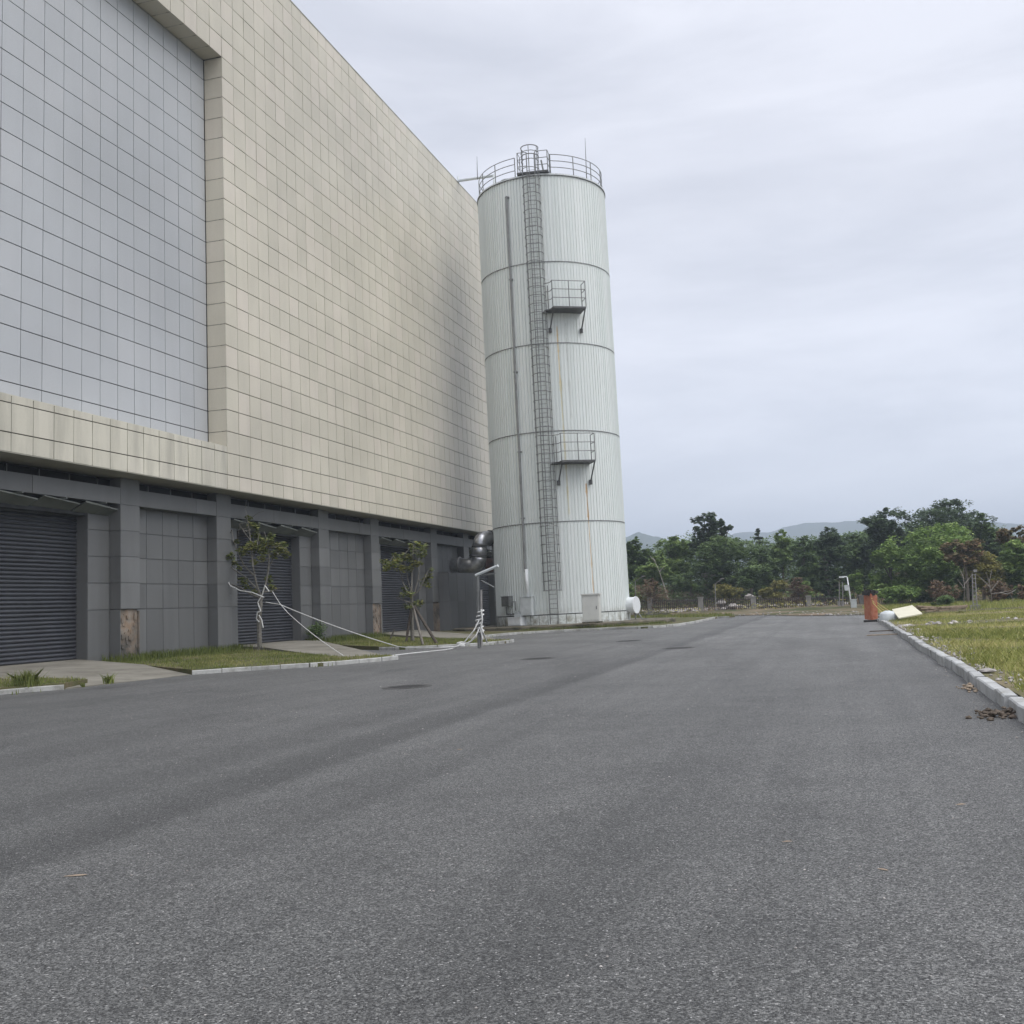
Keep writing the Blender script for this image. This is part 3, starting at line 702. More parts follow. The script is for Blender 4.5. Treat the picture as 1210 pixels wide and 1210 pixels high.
# working platforms
def platform(zf, a0, a1, ext):
    am = R_((a0+a1)/2); n = Vector((math.cos(am), math.sin(am), 0)); t = Vector((-math.sin(am), math.cos(am), 0))
    w = 2*(TR+1.3)*math.tan(R_((a1-a0)/2)); rin = TR-.15; rout = TR+1.25
    def Q(u, r, z): return tuple(c0+n*r+t*u+Vector((0, 0, z)))
    root = tank
    b = MB(); b.hexa([Q(-w/2, rin, zf-.12), Q(-w/2, rout, zf-.12), Q(w/2, rout, zf-.12), Q(w/2, rin, zf-.12), Q(-w/2, rin, zf), Q(-w/2, rout, zf), Q(w/2, rout, zf), Q(w/2, rin, zf)])
    b.hexa([Q(-w/2-.35, rin-.3, zf-.1), Q(-w/2-.35, TR+.35, zf-.1), Q(-w/2, TR+.75, zf-.1), Q(-w/2, rin-.3, zf-.1), Q(-w/2-.35, rin-.3, zf-.02), Q(-w/2-.35, TR+.35, zf-.02), Q(-w/2, TR+.75, zf-.02), Q(-w/2, rin-.3, zf-.02)])
    deck = part(b, 'platform_deck', MAT['darksteel'], tank)
    r = MB(); H = 1.78
    pts = [(-w/2, TR+.05), (-w/2, rout-.03), (0, rout-.03), (w/2-.0, rout-.03), (w/2, TR+.35)]
    for u, rr in pts: r.tube([Q(u, rr, zf), Q(u, rr, zf+H)], .033, 6)
    for hh in (H, H*.67, H*.34):
        r.tube([Q(-w/2, rout-.03, zf+hh), Q(w/2, rout-.03, zf+hh)], .026, 6)
        r.tube([Q(w/2, rout-.03, zf+hh), Q(w/2, TR+.35, zf+hh)], .026, 6)
        r.tube([Q(-w/2, rout-.03, zf+hh), Q(-w/2, TR+.7, zf+hh), Q(-w/2-.35, TR+.4, zf+hh)], .026, 6)
    r.tube([Q(w/2, TR+.35, zf), Q(w/2, TR+.35, zf+H-.3)], .03, 6)
    ro = part(r, 'platform_railing', MAT['galv'], tank)
    for u in (-w/2+.05, w/2-.05):
        k = MB(); k.tube([Q(u, rout-.1, zf-.12), Q(u, TR-.02+0*.3, zf-1.35)], .05, 6); k.box((Q(u, TR, 0)[0]-.1, Q(u, TR, 0)[1]-.1, zf-1.5), (Q(u, TR, 0)[0]+.1, Q(u, TR, 0)[1]+.06, zf-1.2))
        part(k, 'bracket', MAT['darksteel'], tank)
platform(21.43, -71.6, -49.6, 0)
platform(11.03, -71.4, -49.2, 0)
# roof guard rail, platform and masts
gr = MB(); rg = TR-.12; H = 1.45
a_open0, a_open1 = R_(-98), R_(-66)
arc = np.linspace(a_open1, a_open0+2*math.pi, 61)
for hh in (H, H*.68, H*.36): gr.tube([cp(a, rg, 31.25+hh) for a in arc], .028, 6)
for a in arc[::4]: gr.tube([cp(a, rg, 31.2), cp(a, rg, 31.25+H)], .035, 6)
part(gr, 'guard_rail', MAT['galv'], tank)
rp_ = MB()
for (ta, tb) in ((-.95, -.3), (.3, 1.15)):
    for hh in (1.5, 1.0, .5): rp_.tube([LP(ta, TR-.1, 31.45+hh), LP(tb, TR-.1, 31.45+hh)], .026, 6); rp_.tube([LP(ta if ta < 0 else tb, TR-.1, 31.45+hh), LP(ta if ta < 0 else tb, TR-1.2, 31.6+hh)], .026, 6)
    for t in (ta, tb): rp_.tube([LP(t, TR-.1, 31.3), LP(t, TR-.1, 31.45+1.5)], .034, 6); rp_.tube([LP(t, TR-1.2, 31.3), LP(t, TR-1.2, 31.6+1.5)], .034, 6)
rp_.tube([LP(.8, TR-.9, 31.4), LP(.62, TR-.9, 32.6)], .06, 6)
part(rp_, 'roof_railing', MAT['galv'], tank)
rd = MB(); V8 = [LP(-1.0, TR-1.3, 31.3), LP(-1.0, TR+.12, 31.3), LP(1.2, TR+.12, 31.3), LP(1.2, TR-1.3, 31.3)]
rd.hexa(V8+[(x, y, z+.14) for x, y, z in V8]); part(rd, 'roof_deck', MAT['darksteel'], tank)
for (p0, p1) in ((at_y(564.2, 212, 72.4), at_y(563.6, 185, 72.4)), (at_y(693.2, 212, 71.4), at_y(691.3, 163, 71.4))):
    b = MB(); b.tube([p0, p1], [.035, .012], 6); part(b, 'lightning_rod', MAT['darksteel'], tank)
vp = MB(); p0 = at_x(541.5, 213.6, WX-.1); p1 = at_y(584, 207.5, 72.0); vp.tube([p0, p1], .11, 10)
vp.tube([p0+np.array([0, 0, .35]), p0-np.array([0, 0, .45])], .07, 8); vp.tube([p1-np.array([0, 0, 0.0]), p1-np.array([0, 0, 1.9])], .11, 10)
part(vp, 'vent_pipe', MAT['lightpaint'], tank, True)

# ------------------------------------------------------------------ air duct beside the tank
duct = empty('air_duct', at_y(565, 668, 70.0)*np.array([1, 1, 0])+np.array([0, 0, 4.2]), 'fat galvanised duct elbow between the dark wall and the white tank', 'duct')
def arcpts(c, u, v, r, n=7): return [tuple(Vector(c)+Vector(u)*r*(math.cos(t))+Vector(v)*r*(math.sin(t))) for t in np.linspace(0, math.pi/2, n)]
A = Vector(at_y(534, 668, 70.0)); B = Vector(at_y(566.5, 668, 70.0)); Cc = Vector(at_y(566.5, 640, 70.0)); D = Vector(at_y(592, 637, 71.6))
rr_ = .52; el = .55
b = MB(); dx = Vector((1, 0, 0)); dzv = Vector((0, 0, 1))
b.tube([A, B-dx*el]+[tuple(B-dx*el*(1-math.sin(t))+dzv*el*(1-math.cos(t))) for t in np.linspace(.2, math.pi/2, 7)], rr_, 22)
part(b, 'lower_elbow', MAT['duct'], duct, True)
b = MB(); b.tube([B+dzv*el, Cc-dzv*.3], rr_*.98, 22); part(b, 'riser', MAT['duct'], duct, True)
b = MB(); dd = (D-Cc); dd.z = 0; dd.normalize()
b.tube([Cc-dzv*.3]+[tuple(Cc-dzv*.3+dd*el*(1-math.cos(t))+dzv*el*math.sin(t)) for t in np.linspace(.2, math.pi/2, 7)]+[tuple(D+dd*.6)], rr_*.96, 22)
part(b, 'upper_elbow', MAT['duct'], duct, True)
for P_, ax in ((B+dzv*(el+.1), dzv), (Cc-dzv*.3, dzv), (A+dx*.6, dx), (Cc+dd*.9+dzv*.25, dd), (Cc+dd*1.15+dzv*.25, dd)):
    b = MB(); b.tube([P_-ax*.04, P_+ax*.04], rr_+.045, 22); part(b, 'flange', MAT['darksteel'], duct, True)
b = MB(); lo = Vector(at_y(574, 668, 71.5)); b.tube([lo, lo+Vector((2.6, 1.2, 0))], .5, 18); b.tube([lo+Vector((.5, .2, 0)), lo+Vector((.6, .25, 0))], .56, 18)
part(b, 'rusty_pipe', MAT['rustduct'], duct, True)
b = MB()
for yy in (640, 655): q = at_y(569, yy, 71.2); b.box((q[0], q[1]-.04, q[2]-.05), (q[0]+2.2, q[1]+.04, q[2]+.05))
q = at_y(582, 640, 71.2); b.box((q[0]-.04, q[1]-.05, .3), (q[0]+.04, q[1]+.05, q[2]))
part(b, 'support_frame', MAT['galv'], duct)

# ------------------------------------------------------------------ electric cabinet
pc_ = at_z(699, 736.5, .41); cab = empty('electric_cabinet', (pc_[0], pc_[1], .40), 'pale upright electric cabinet on the mossy base in front of the tank', 'cabinet')
b = MB(); x, y = pc_[0], pc_[1]; w = .52
b.box((x-w, y-.05, .52), (x+w, y+.6, 2.14)); part(b, 'body', MAT['cabinet'], cab)
b = MB(); b.box((x-w-.06, y-.12, 2.14), (x+w+.06, y+.66, 2.22)); part(b, 'lid', MAT['cabinet'], cab)
b = MB(); b.box((x-w+.05, y-.072, .60), (x+w-.06, y-.052, 2.08)); dr_ = part(b, 'door', MAT['cabinet'], cab)
b = MB(); b.box((x+w-.16, y-.10, 1.25), (x+w-.12, y-.074, 1.45)); part(b, 'handle', MAT['darksteel'], dr_)
b = MB(); b.box((x-w-.05, y-.1, .40), (x+w+.05, y+.64, .52)); part(b, 'foot', MAT['mossy'], cab)

# ------------------------------------------------------------------ manhole covers
mlab = ['round iron manhole cover nearest the camera, in the left part of the road', 'round iron manhole cover in the road straight before the lamp bracket and tank',
        'small round manhole cover farthest off, close to the kerb below the tank', 'round manhole cover right of the tank kerb, in the open road']
mh0 = None
for i, (x, y) in enumerate([(481, 812), (636, 778.5), (743, 757.5), (802, 766)]):
    g = at_z(x, y, 0)
    if mh0 is None:
        mh0 = empty('manhole_cover', (0, 0, 0), mlab[0], 'manhole cover', 'manhole covers in the road')
        b = MB(); n = 36; r1, r2 = .53, .43
        P = [(r*math.cos(2*math.pi*k/n), r*math.sin(2*math.pi*k/n), z) for r, z in ((r1, .001), (r1-.02, .012), (r2, .012), (r2-.01, .004)) for k in range(n)]
        b.add(P, [(i_*n+k, i_*n+(k+1) % n, (i_+1)*n+(k+1) % n, (i_+1)*n+k) for i_ in range(3) for k in range(n)]); b.build('frame', MAT['ironrim'], mh0)
        b = MB(); b.add([((r2-.012)*math.cos(2*math.pi*k/n), (r2-.012)*math.sin(2*math.pi*k/n), .0075) for k in range(n)], [tuple(range(n))])
        for u in np.arange(-.36, .37, .09):
            for v in np.arange(-.36, .37, .09):
                if u*u+v*v < .14: b.box((u-.025, v-.025, .006), (u+.025, v+.025, .012))
        b.build('lid', MAT['iron'], mh0); o = mh0
    else: o = copy_tree(mh0)
    o.location = (g[0], g[1], 0.004); o['label'] = mlab[i]

# ------------------------------------------------------------------ foliage helpers
def leaf_cloud(name, mat, pts, size, parent=None, tint=None, up=0.5, aspect=1.9, loc=None):
    """one mesh of many small pointed leaves"""
    pts = np.asarray(pts, float); n = len(pts)
    d = rng.normal(size=(n, 3)); d[:, 2] = np.abs(d[:, 2])*0.4-0.25; d /= np.linalg.norm(d, axis=1)[:, None]
    w = rng.normal(size=(n, 3)); w[:, 2] += 0; w -= (w*d).sum(1)[:, None]*d
    nn = np.cross(d, w); 
    s = size*rng.uniform(.6, 1.3, n)
    w /= np.linalg.norm(w, axis=1)[:, None]
    # lean the leaf's face upwards
    nrm = np.cross(d, w); flip = nrm[:, 2] < 0; w[flip] *= -1
    hz = np.cross(np.tile([0, 0, 1.0], (n, 1)), d); l = np.linalg.norm(hz, axis=1)[:, None]; hz = np.where(l > .1, hz/np.maximum(l, .1), w)
    w = w*(1-up)+hz*up; w /= np.linalg.norm(w, axis=1)[:, None]
    a = pts-d*(s/2)[:, None]; c = pts+d*(s/2)[:, None]
    b = pts+w*(s/2/aspect)[:, None]; e = pts-w*(s/2/aspect)[:, None]
    V = np.stack([a, b, c, e], 1).reshape(-1, 3)
    if tint is None: tint = rng.random(n)
    t3 = (np.asarray(tint)*np.ones(n)).astype(np.float32)
    me = bpy.data.meshes.new(name)
    if loc is not None: V = V-np.asarray(loc)
    me.vertices.add(len(V)); me.vertices.foreach_set('co', V.ravel())
    me.loops.add(4*n); me.loops.foreach_set('vertex_index', np.arange(4*n, dtype=np.int32))
    me.polygons.add(n); me.polygons.foreach_set('loop_start', np.arange(0, 4*n, 4, dtype=np.int32)); me.polygons.foreach_set('loop_total', np.full(n, 4, dtype=np.int32))
    me.update(calc_edges=True)
    at = me.attributes.new('tint', 'FLOAT', 'FACE'); at.data.foreach_set('value', t3)
    me.materials.append(mat)
    o = bpy.data.objects.new(name, me); col.objects.link(o); o.parent = parent
    return o
def ball(c, r, n, shell=.55):
    d = rng.normal(size=(n, 3)); d /= np.linalg.norm(d, axis=1)[:, None]
    q = (shell+(1-shell)*rng.random(n))**.8
    return np.asarray(c)+d*q[:, None]*np.asarray(r)
def crown_pts(blobs, per, clumps=18, cs=.30):
    """blobs: (centre, radii). Leaves gather in clumps spread over each blob."""
    P = []; T = []
    for c, r in blobs:
        r = np.asarray(r, float)
        m_ = clumps; cen = ball(c, r, m_, .6)
        for q in cen:
            k = max(3, int(per/m_)); rr = r.mean()*cs*rng.uniform(.6, 1.35)
            p_ = ball(q, (rr, rr, rr*.7), k, .2); P.append(p_)
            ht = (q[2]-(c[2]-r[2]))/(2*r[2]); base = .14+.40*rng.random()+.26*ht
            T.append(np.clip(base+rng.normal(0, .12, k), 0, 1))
    return np.concatenate(P), np.concatenate(T)
def bg_tree(name, kind, label, cat, group, Y, x0, x1, ytop, ybot, nb=12, per=520, leaf=.30, seed=0, clumps=26, cs=.34, trunk=True, shape='round', bark='bark', ybase=None):
    """a tree beyond the road: the pixel box gives its extent at distance Y"""
    xc = (x0+x1)/2
    top = at_y(xc, ytop, Y); bot = at_y(xc, ybot, Y); L_ = at_y(x0, (ytop+ybot)/2, Y); R2 = at_y(x1, (ytop+ybot)/2, Y)
    cx = (L_[0]+R2[0])/2; hw = (R2[0]-L_[0])/2; zt = top[2]; zb = bot[2]; zc = (zt+zb)/2; hz = (zt-zb)/2
    zg = bank_z(cx, Y) if ybase is None else at_y(xc, ybase, Y)[2]
    root = empty(name, (cx, Y, zg), label, cat, group)
    blobs = []
    if shape == 'round':
        for i in range(nb):
            a = rnd.uniform(0, 2*math.pi); q = math.sqrt(rnd.random())*.62; v = rnd.uniform(-.72, .74)
            k = math.sqrt(max(.1, 1-(v*.9)**2))
            br = rnd.uniform(.34, .52)
            blobs.append(((cx+math.cos(a)*q*hw*k, Y+math.sin(a)*q*hw*k, zc+v*hz*.86), (hw*br, hw*br, min(hz, hw)*br*.85)))
        blobs.append(((cx+rnd.uniform(-.2, .2)*hw, Y, zt-hz*.3), (hw*.33, hw*.33, hz*.3)))
    elif shape == 'cone':
        for i in range(nb):
            t = (i+.5)/nb; z = zb+(zt-zb)*t; w = hw*(1-t)**.8+.15
            for q in range(3):
                a = rnd.uniform(0, 6.28); blobs.append(((cx+math.cos(a)*w*.45, Y+math.sin(a)*w*.45, z), (w*.62, w*.62, (zt-zb)/nb*.42)))
    elif shape == 'loose':
        for i in range(nb):
            a = rnd.uniform(0, 6.28); q = rnd.random()**.6*.8; v = rnd.uniform(-.8, .85)
            blobs.append(((cx+math.cos(a)*q*hw, Y+math.sin(a)*q*hw*.6, zc+v*hz), (hw*.24, hw*.24, hw*.2)))
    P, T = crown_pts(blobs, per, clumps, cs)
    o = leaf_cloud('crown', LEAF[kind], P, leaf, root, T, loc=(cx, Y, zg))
    b = MB(); top_ = (cx, Y, zc+hz*.4)
    b.tube([(cx, Y, zg-.2), (cx+.05*hw, Y, zg+(zc-zg)*.5), top_], [max(.12, hw*.07), max(.1, hw*.055), .05], 7)
    for c, r in blobs[::2]:
        b.tube([(cx, Y, min(c[2], zg+(zc-zg)*.8)), ((cx+c[0])/2, (Y+c[1])/2, (c[2]+zc)/2-.2), c], [max(.07, hw*.03), .05, .025], 5)
    part(b, 'trunk', MAT[bark], root)
    return root

G1 = 'trees on the bank beyond the fence'
T = [ # name, kind, label, cat, Y, x0,x1,ytop,ybot, opts
 ('broadleaf_tree', 'dark', 'dark round tree just to the right of the white tank', 116, 738, 768, 634, 690, {}),
 ('broadleaf_tree', 'mid', 'light green bushy tree at the foot of the left far hill', 113, 752, 790, 658, 700, {}),
 ('broadleaf_tree', 'mid', 'mid green tree with flat-topped crown right of the left far hill', 120, 776, 822, 633, 690, {}),
 ('tall_tree', 'deep', 'tallest loose tree with sky gaps between its leaf clumps, left of centre of the wood', 118, 812, 850, 607, 655, dict(shape='loose', nb=22, per=170, clumps=9, cs=.62, leaf=.34)),
 ('tall_tree', 'deep', 'tall thin-crowned tree leaning against the loose tallest tree', 119, 843, 866, 612, 660, dict(shape='loose', nb=16, per=150, clumps=9, cs=.62, leaf=.34)),
 ('broadleaf_tree', 'dark', 'dark spreading tree under the tallest loose tree', 115, 815, 882, 632, 700, dict(nb=13)),
 ('conifer', 'deep', 'small tiered conifer poking above the wood against the pale hill', 135, 889, 905, 624, 668, dict(shape='cone', nb=7, per=120, clumps=6, leaf=.3)),
 ('broadleaf_tree', 'dark', 'dark low tree in front of the tiered conifer', 116, 872, 925, 646, 700, dict(nb=11)),
 ('broadleaf_tree', 'mid', 'tree with a small peaked crown to the right of the tiered conifer', 121, 908, 938, 625, 680, {}),
 ('broadleaf_tree', 'dark', 'mid-height dark tree between the peaked crown and the round-headed tree', 116, 928, 972, 632, 702, dict(nb=11)),
 ('broadleaf_tree', 'deep', 'round-headed very dark tree in the middle of the wood', 119, 955, 1003, 620, 690, dict(nb=12)),
 ('broadleaf_tree', 'dark', 'broad dark tree behind the white leaning lamp post', 117, 985, 1040, 630, 702, dict(nb=12)),
 ('broadleaf_tree', 'deep', 'tall dark tree with a double peak left of the wide highest crown', 116, 1018, 1078, 600, 680, dict(nb=14, per=620)),
 ('broadleaf_tree', 'deep', 'widest and highest dark tree topping the right part of the wood', 118, 1072, 1172, 589, 665, dict(nb=22, per=620)),
 ('broadleaf_tree', 'bright', 'bright green dome of creeper-covered foliage under the highest tree', 100, 1058, 1170, 617, 712, dict(nb=26, per=700, leaf=.3)),
 ('broadleaf_tree', 'bright', 'bright green shoulder left of the creeper-covered dome', 101, 1026, 1076, 640, 704, dict(nb=12, per=600)),
 ('broadleaf_tree', 'dark', 'dark tree falling away to the right of the highest crown', 112, 1145, 1186, 606, 680, dict(nb=11)),
 ('red_leafed_tree', 'red', 'reddish autumn tree in front of the creeper-covered dome', 88, 1112, 1165, 641, 668, dict(nb=16, per=200, leaf=.24, ybase=712, shape='loose', clumps=8, cs=.5)),
 ('broadleaf_tree', 'olive', 'olive green tree beneath the orange-topped tree by the right edge', 90, 1130, 1188, 640, 705, dict(nb=13, per=420, leaf=.27)),
 ('red_leafed_tree', 'red', 'orange-topped tree at the right edge of the wood', 92, 1176, 1226, 624, 650, dict(nb=18, per=220, leaf=.24, ybase=710, shape='loose', clumps=8, cs=.5)),
 ('broadleaf_tree', 'mid', 'mid green tree under the orange top at the right edge', 91, 1172, 1236, 638, 708, dict(nb=13, per=500)),
 ('broadleaf_tree', 'dark', 'far right dark tree cut by the picture edge', 104, 1205, 1275, 626, 705, dict(nb=12)),
 ('conifer', 'deep', 'grey-green pyramid conifer standing before the wood behind the fence', 108, 962, 992, 650, 712, dict(shape='cone', nb=8, per=170, clumps=8, leaf=.28)),
]
for i, (nm, kd, lb, Y, x0, x1, yt, yb, op) in enumerate(T):
    x0, x1 = x0-(x1-x0)*.09, x1+(x1-x0)*.09; yb = yb+4 if nm != 'tall_tree' else yb
    op = dict(op); op['per'] = int(op.get('per', 560)*(1.9 if op.get('shape') != 'loose' else 1.7)); op['nb'] = op.get('nb', 10)+3
    bg_tree(nm, kd, lb, 'tree', G1, Y, x0, x1, yt, yb, seed=i, **op)
S = [
 ('brown', 'brown thorny shrub behind the manway of the tank', 104, 745, 792, 683, 716, dict(leaf=.18, per=200)),
 ('olive', 'yellow-green shrub at the foot of the wood right of the pale boulders', 110, 838, 880, 690, 712, {}),
 ('dark', 'dark shrub hanging over the bank below the tallest loose tree', 112, 790, 842, 676, 698, {}),
 ('olive', 'yellow-green shrub between the first and second fence posts from the right', 108, 892, 938, 686, 712, {}),
 ('brown', 'brownish shrub over the fence right of the yellow-green one', 107, 925, 960, 682, 712, dict(leaf=.2, per=240)),
 ('bright', 'yellowish bright bush right of the white leaning lamp post', 106, 1002, 1024, 677, 700, {}),
 ('mid', 'mid green shrub between conifer and lamp post', 107, 985, 1008, 690, 716, {}),
 ('bright', 'low bright hedge-like bush behind the orange sheets', 96, 1034, 1092, 692, 712, dict(nb=11)),
 ('brown', 'dead brown bush at the left of the lattice mast', 84, 1090, 1134, 686, 716, dict(leaf=.16, per=260)),
 ('dark', 'small dark bush with a flat bottom beside the broken pallet', 76, 1100, 1133, 704, 719, dict(leaf=.18, per=260)),
 ('brown', 'brown undergrowth bush right of the lattice mast', 84, 1158, 1200, 686, 716, dict(leaf=.18, per=240)),
 ('brown', 'brown undergrowth bush at the right picture edge', 83, 1192, 1240, 690, 716, dict(leaf=.18, per=240)),
 ('dark', 'dark thicket behind the lattice mast', 93, 1120, 1170, 668, 712, dict(leaf=.24)),
 ('dark', 'dark thicket under the olive tree on the right', 94, 1165, 1215, 664, 712, dict(leaf=.24)),
 ('mid', 'green shrub at the foot of the tank-side trees', 107, 735, 760, 690, 712, {}),
 ('dark', 'dark shrub at the wood foot above the third fence post', 111, 868, 905, 668, 696, {}),
 ('mid', 'mid green shrub at the wood foot above the fourth fence post', 110, 940, 966, 686, 712, {}),
]
for i, (kd, lb, Y, x0, x1, yt, yb, op) in enumerate(S):
    x0, x1 = x0-(x1-x0)*.09, x1+(x1-x0)*.09; yb = yb+4 if nm != 'tall_tree' else yb
    op = dict(op); op['per'] = int(op.get('per', 330)*1.7); op.setdefault('nb', 8)
    bg_tree('shrub', kd, lb, 'shrub', 'shrubs at the foot of the wood', Y, x0, x1, yt, yb, seed=100+i, ybase=yb, leaf=op.pop('leaf', .24), **op)

# wood floor and dark thicket behind, too dense to count
n = 70000; x = rng.uniform(-60, 75, n); y = 110+rng.random(n)**.8*24
z = np.array([bank_z(a, b) for a, b in zip(x, y)])+rng.random(n)**1.3*(.4+np.clip((y-110)/7, 0, 1.8))
leaf_cloud('undergrowth', LEAF['dark'], np.stack([x, y, z], 1), .34, None, np.clip(rng.normal(.4, .22, n), 0, 1))['kind'] = 'stuff'
wx_ = [735, 770, 800, 850, 900, 960, 1010, 1040, 1100, 1160, 1200, 1300]; wy_ = [650, 648, 640, 634, 642, 636, 632, 622, 620, 622, 640, 640]
wb_ = []
for k in range(300):
    px = rnd.uniform(732, 1300); Yw = rnd.uniform(126, 142); tp = np.interp(px, wx_, wy_)+rnd.uniform(0, 12); py = rnd.choice([tp+6, tp+6, rnd.uniform(tp+6, 688)])
    q = at_y(px, py, Yw); rr = rnd.uniform(1.0, 1.9); wb_.append((tuple(q), (rr, rr, rr*.8)))
P_, T_ = crown_pts(wb_, 420, 16, .42)
leaf_cloud('wood', LEAF['dark'], P_, .34, None, T_)['kind'] = 'stuff'
n = 9000; x = rng.uniform(-28, 45, n); y = rng.uniform(100, 116, n)
k = np.array([vnoise(a, b, .3) for a, b in zip(x, y)]) > -.05; x = x[k]; y = y[k]
z = np.array([bank_z(a, b) for a, b in zip(x, y)])+rng.random(len(x))*.5
leaf_cloud('ground_cover', LEAF['olive'], np.stack([x, y, z], 1), .26, None)['kind'] = 'stuff'

# bare trees and leaning trunk
def branchy(name, Y, base, label, cat, segs, mat, r0=.06, group=None):
    g = at_y(base[0], base[1], Y); root = empty(name, g, label, cat, group); b = MB()
    for s in segs:
        pts = [at_y(px, py, Y+rnd.uniform(-.4, .4)*(i > 0)) for i, (px, py) in enumerate(s)]
        k = len(pts); b.tube(pts, [r0*(1-.75*i/max(1, k-1)) for i in range(k)], 5)
    part(b, 'branches', mat, root); return root
branchy('leaning_trunk', 106, (789.5, 709), 'pale bare trunk leaning left above the rubble', 'dead tree', [[(789.5, 709), (784, 690), (778, 673), (772, 659)], [(779, 676), (786, 668)], [(774, 663), (768, 657)]], MAT['palebark'], .07)
branchy('bare_tree', 82, (1172, 715), 'bare grey tree right of the lattice mast with a forked pale stem', 'dead tree', [[(1172, 715), (1171, 700), (1169, 688), (1172, 672)], [(1170, 694), (1160, 684), (1152, 678)], [(1171, 698), (1180, 686), (1186, 676)], [(1169, 688), (1165, 676)], [(1171, 702), (1184, 700), (1198, 697)]], MAT['drybark'], .045)
branchy('bare_tree', 82, (1139, 714), 'bare forked sapling left of the lattice mast', 'dead tree', [[(1139, 714), (1140, 695), (1138, 680), (1140, 665)], [(1139, 695), (1131, 684)], [(1140, 690), (1148, 680), (1150, 670)], [(1139, 684), (1134, 672)]], MAT['drybark'], .04)
for (bx, by, lb) in ((1196, 716, 'white bent dead branch arching low at the far right'), ):
    branchy('dead_branch', 78, (bx, by), lb, 'branch', [[(1182, 700), (1190, 702), (1197, 699), (1201, 696)], [(bx, by), (1197, 708), (1193, 701)]], MAT['palebark'], .035)

# ------------------------------------------------------------------ fence beyond the road
FY = 103.5
fence = empty('picket_fence', at_y(860, 718, FY), 'low dark picket fence between square concrete posts along the far side of the road', 'fence')
posts = [767.5, 827.5, 889.7, 955, 1018]
pz = []
for px in [707]+posts+[1080]:
    t = at_y(px, 704.5-(px-890)*.012, FY); bz = at_y(px, 719.5-(px-890)*.012, FY); b = MB()
    b.box((t[0]-.23, FY-.2, bz[2]-.5), (t[0]+.23, FY+.2, t[2]-.1)); b.box((t[0]-.28, FY-.25, t[2]-.1), (t[0]+.28, FY+.25, t[2])); pz.append((t[0], bz[2], t[2]))
    part(b, 'post', MAT['post'], fence)
for (xa, ba, ta), (xb, bb, tb) in zip(pz, pz[1:]):
    b = MB(); n = 26
    for k in range(n):
        f = (k+.5)/n; x = xa+(xb-xa)*f; zb_ = ba+(bb-ba)*f; zt_ = zb_+1.0; l = rnd.uniform(-.02, .02)
        b.hexa([(x-.035, FY-.02, zb_), (x+.035, FY-.02, zb_), (x+.035, FY+.02, zb_), (x-.035, FY+.02, zb_), (x-.035+l, FY-.02, zt_), (x+.035+l, FY-.02, zt_), (x+l, FY+.02, zt_+.08), (x-.0+l, FY+.02, zt_+.08)])
    for q in (.2, .85): b.hexa([(xa, FY-.05, ba+q), (xb, FY-.05, bb+q), (xb, FY-.02, bb+q), (xa, FY-.02, ba+q), (xa, FY-.05, ba+q+.06), (xb, FY-.05, bb+q+.06), (xb, FY-.02, bb+q+.06), (xa, FY-.02, ba+q+.06)])
    part(b, 'picket_panel', MAT['picket'], fence)

def vn0(x, y): return np.sin(x*.45+y*.3)+.6*np.sin(x*1.3-y*.7+2)
# ------------------------------------------------------------------ rubble
def rock_mb(c, s, seed):
    r = random.Random(seed); b = MB(); n = 7; P = []
    for i, (q, z) in enumerate(((.55, -.35), (1, .0), (.8, .35), (.3, .6))):
        for k in range(n):
            a = 2*math.pi*k/n+r.uniform(-.25, .25); w = q*s*r.uniform(.75, 1.2); P.append((c[0]+w*math.cos(a), c[1]+w*math.sin(a)*.8, c[2]+z*s*r.uniform(.7, 1.2)))
    F = [(i*n+k, i*n+(k+1) % n, (i+1)*n+(k+1) % n, (i+1)*n+k) for i in range(3) for k in range(n)]+[tuple(3*n+k for k in range(n))]
    return b.add(P, F, r.random())
n = 9000; x = rng.uniform(-24, 30, n); y = rng.uniform(104, 114, n); k = vn0(x, y) > 0.0; x = x[k]; y = y[k]
z = np.array([bank_z(a, b) for a, b in zip(x, y)])+rng.random(len(x))*.35
leaf_cloud('brushwood', LEAF['brown'], np.stack([x, y, z], 1), .24, None, np.clip(rng.normal(.7, .25, len(x)), 0, 1))['kind'] = 'stuff'
rk = MB(); spots = []
for k in range(300):
    px = rnd.choice([rnd.uniform(780, 835), rnd.uniform(845, 915), rnd.uniform(745, 1010)]); py = rnd.uniform(703, 719); Y = 105+rnd.uniform(0, 5)
    q = at_y(px, py, Y); z = bank_z(q[0], Y); r = rock_mb((q[0], Y, z+rnd.uniform(.0, .15)), rnd.uniform(.12, .38), k); rk.add(r.v, r.f); rk.t[-len(r.f):] = r.t
tag(rk.build('rubble', MAT['rock']), kind='stuff')
bl = ['large pale boulder in the rubble behind the third fence post', 'pale flat boulder lying beside the large one', 'white boulder half hidden above the fence near the second post',
      'whitish boulder high on the bank under the loose tallest tree', 'small white boulder between the third and fourth posts']
for i, (px, py, Y, s) in enumerate([(852, 713, 105.5, .55), (866, 717, 105, .5), (885, 706, 109, .6), (836, 680, 113.5, .8), (901, 705, 109, .5)]):
    q = at_y(px, py, Y); tag(rock_mb((0, 0, 0), s, 900+i).build('boulder', MAT['rock']), bl[i], 'boulder', 'pale boulders on the bank').location = tuple(q)
# gravel and litter at the far road edge
gv = MB()
for k in range(90):
    px = rnd.uniform(870, 1035); q = at_z(px, rnd.uniform(722.5, 727.5), .1); r = rock_mb((q[0], q[1], .12), rnd.uniform(.03, .12), k+2000); gv.add(r.v, r.f, rnd.random()*.5)
tag(gv.build('gravel', MAT['rock']), kind='stuff')

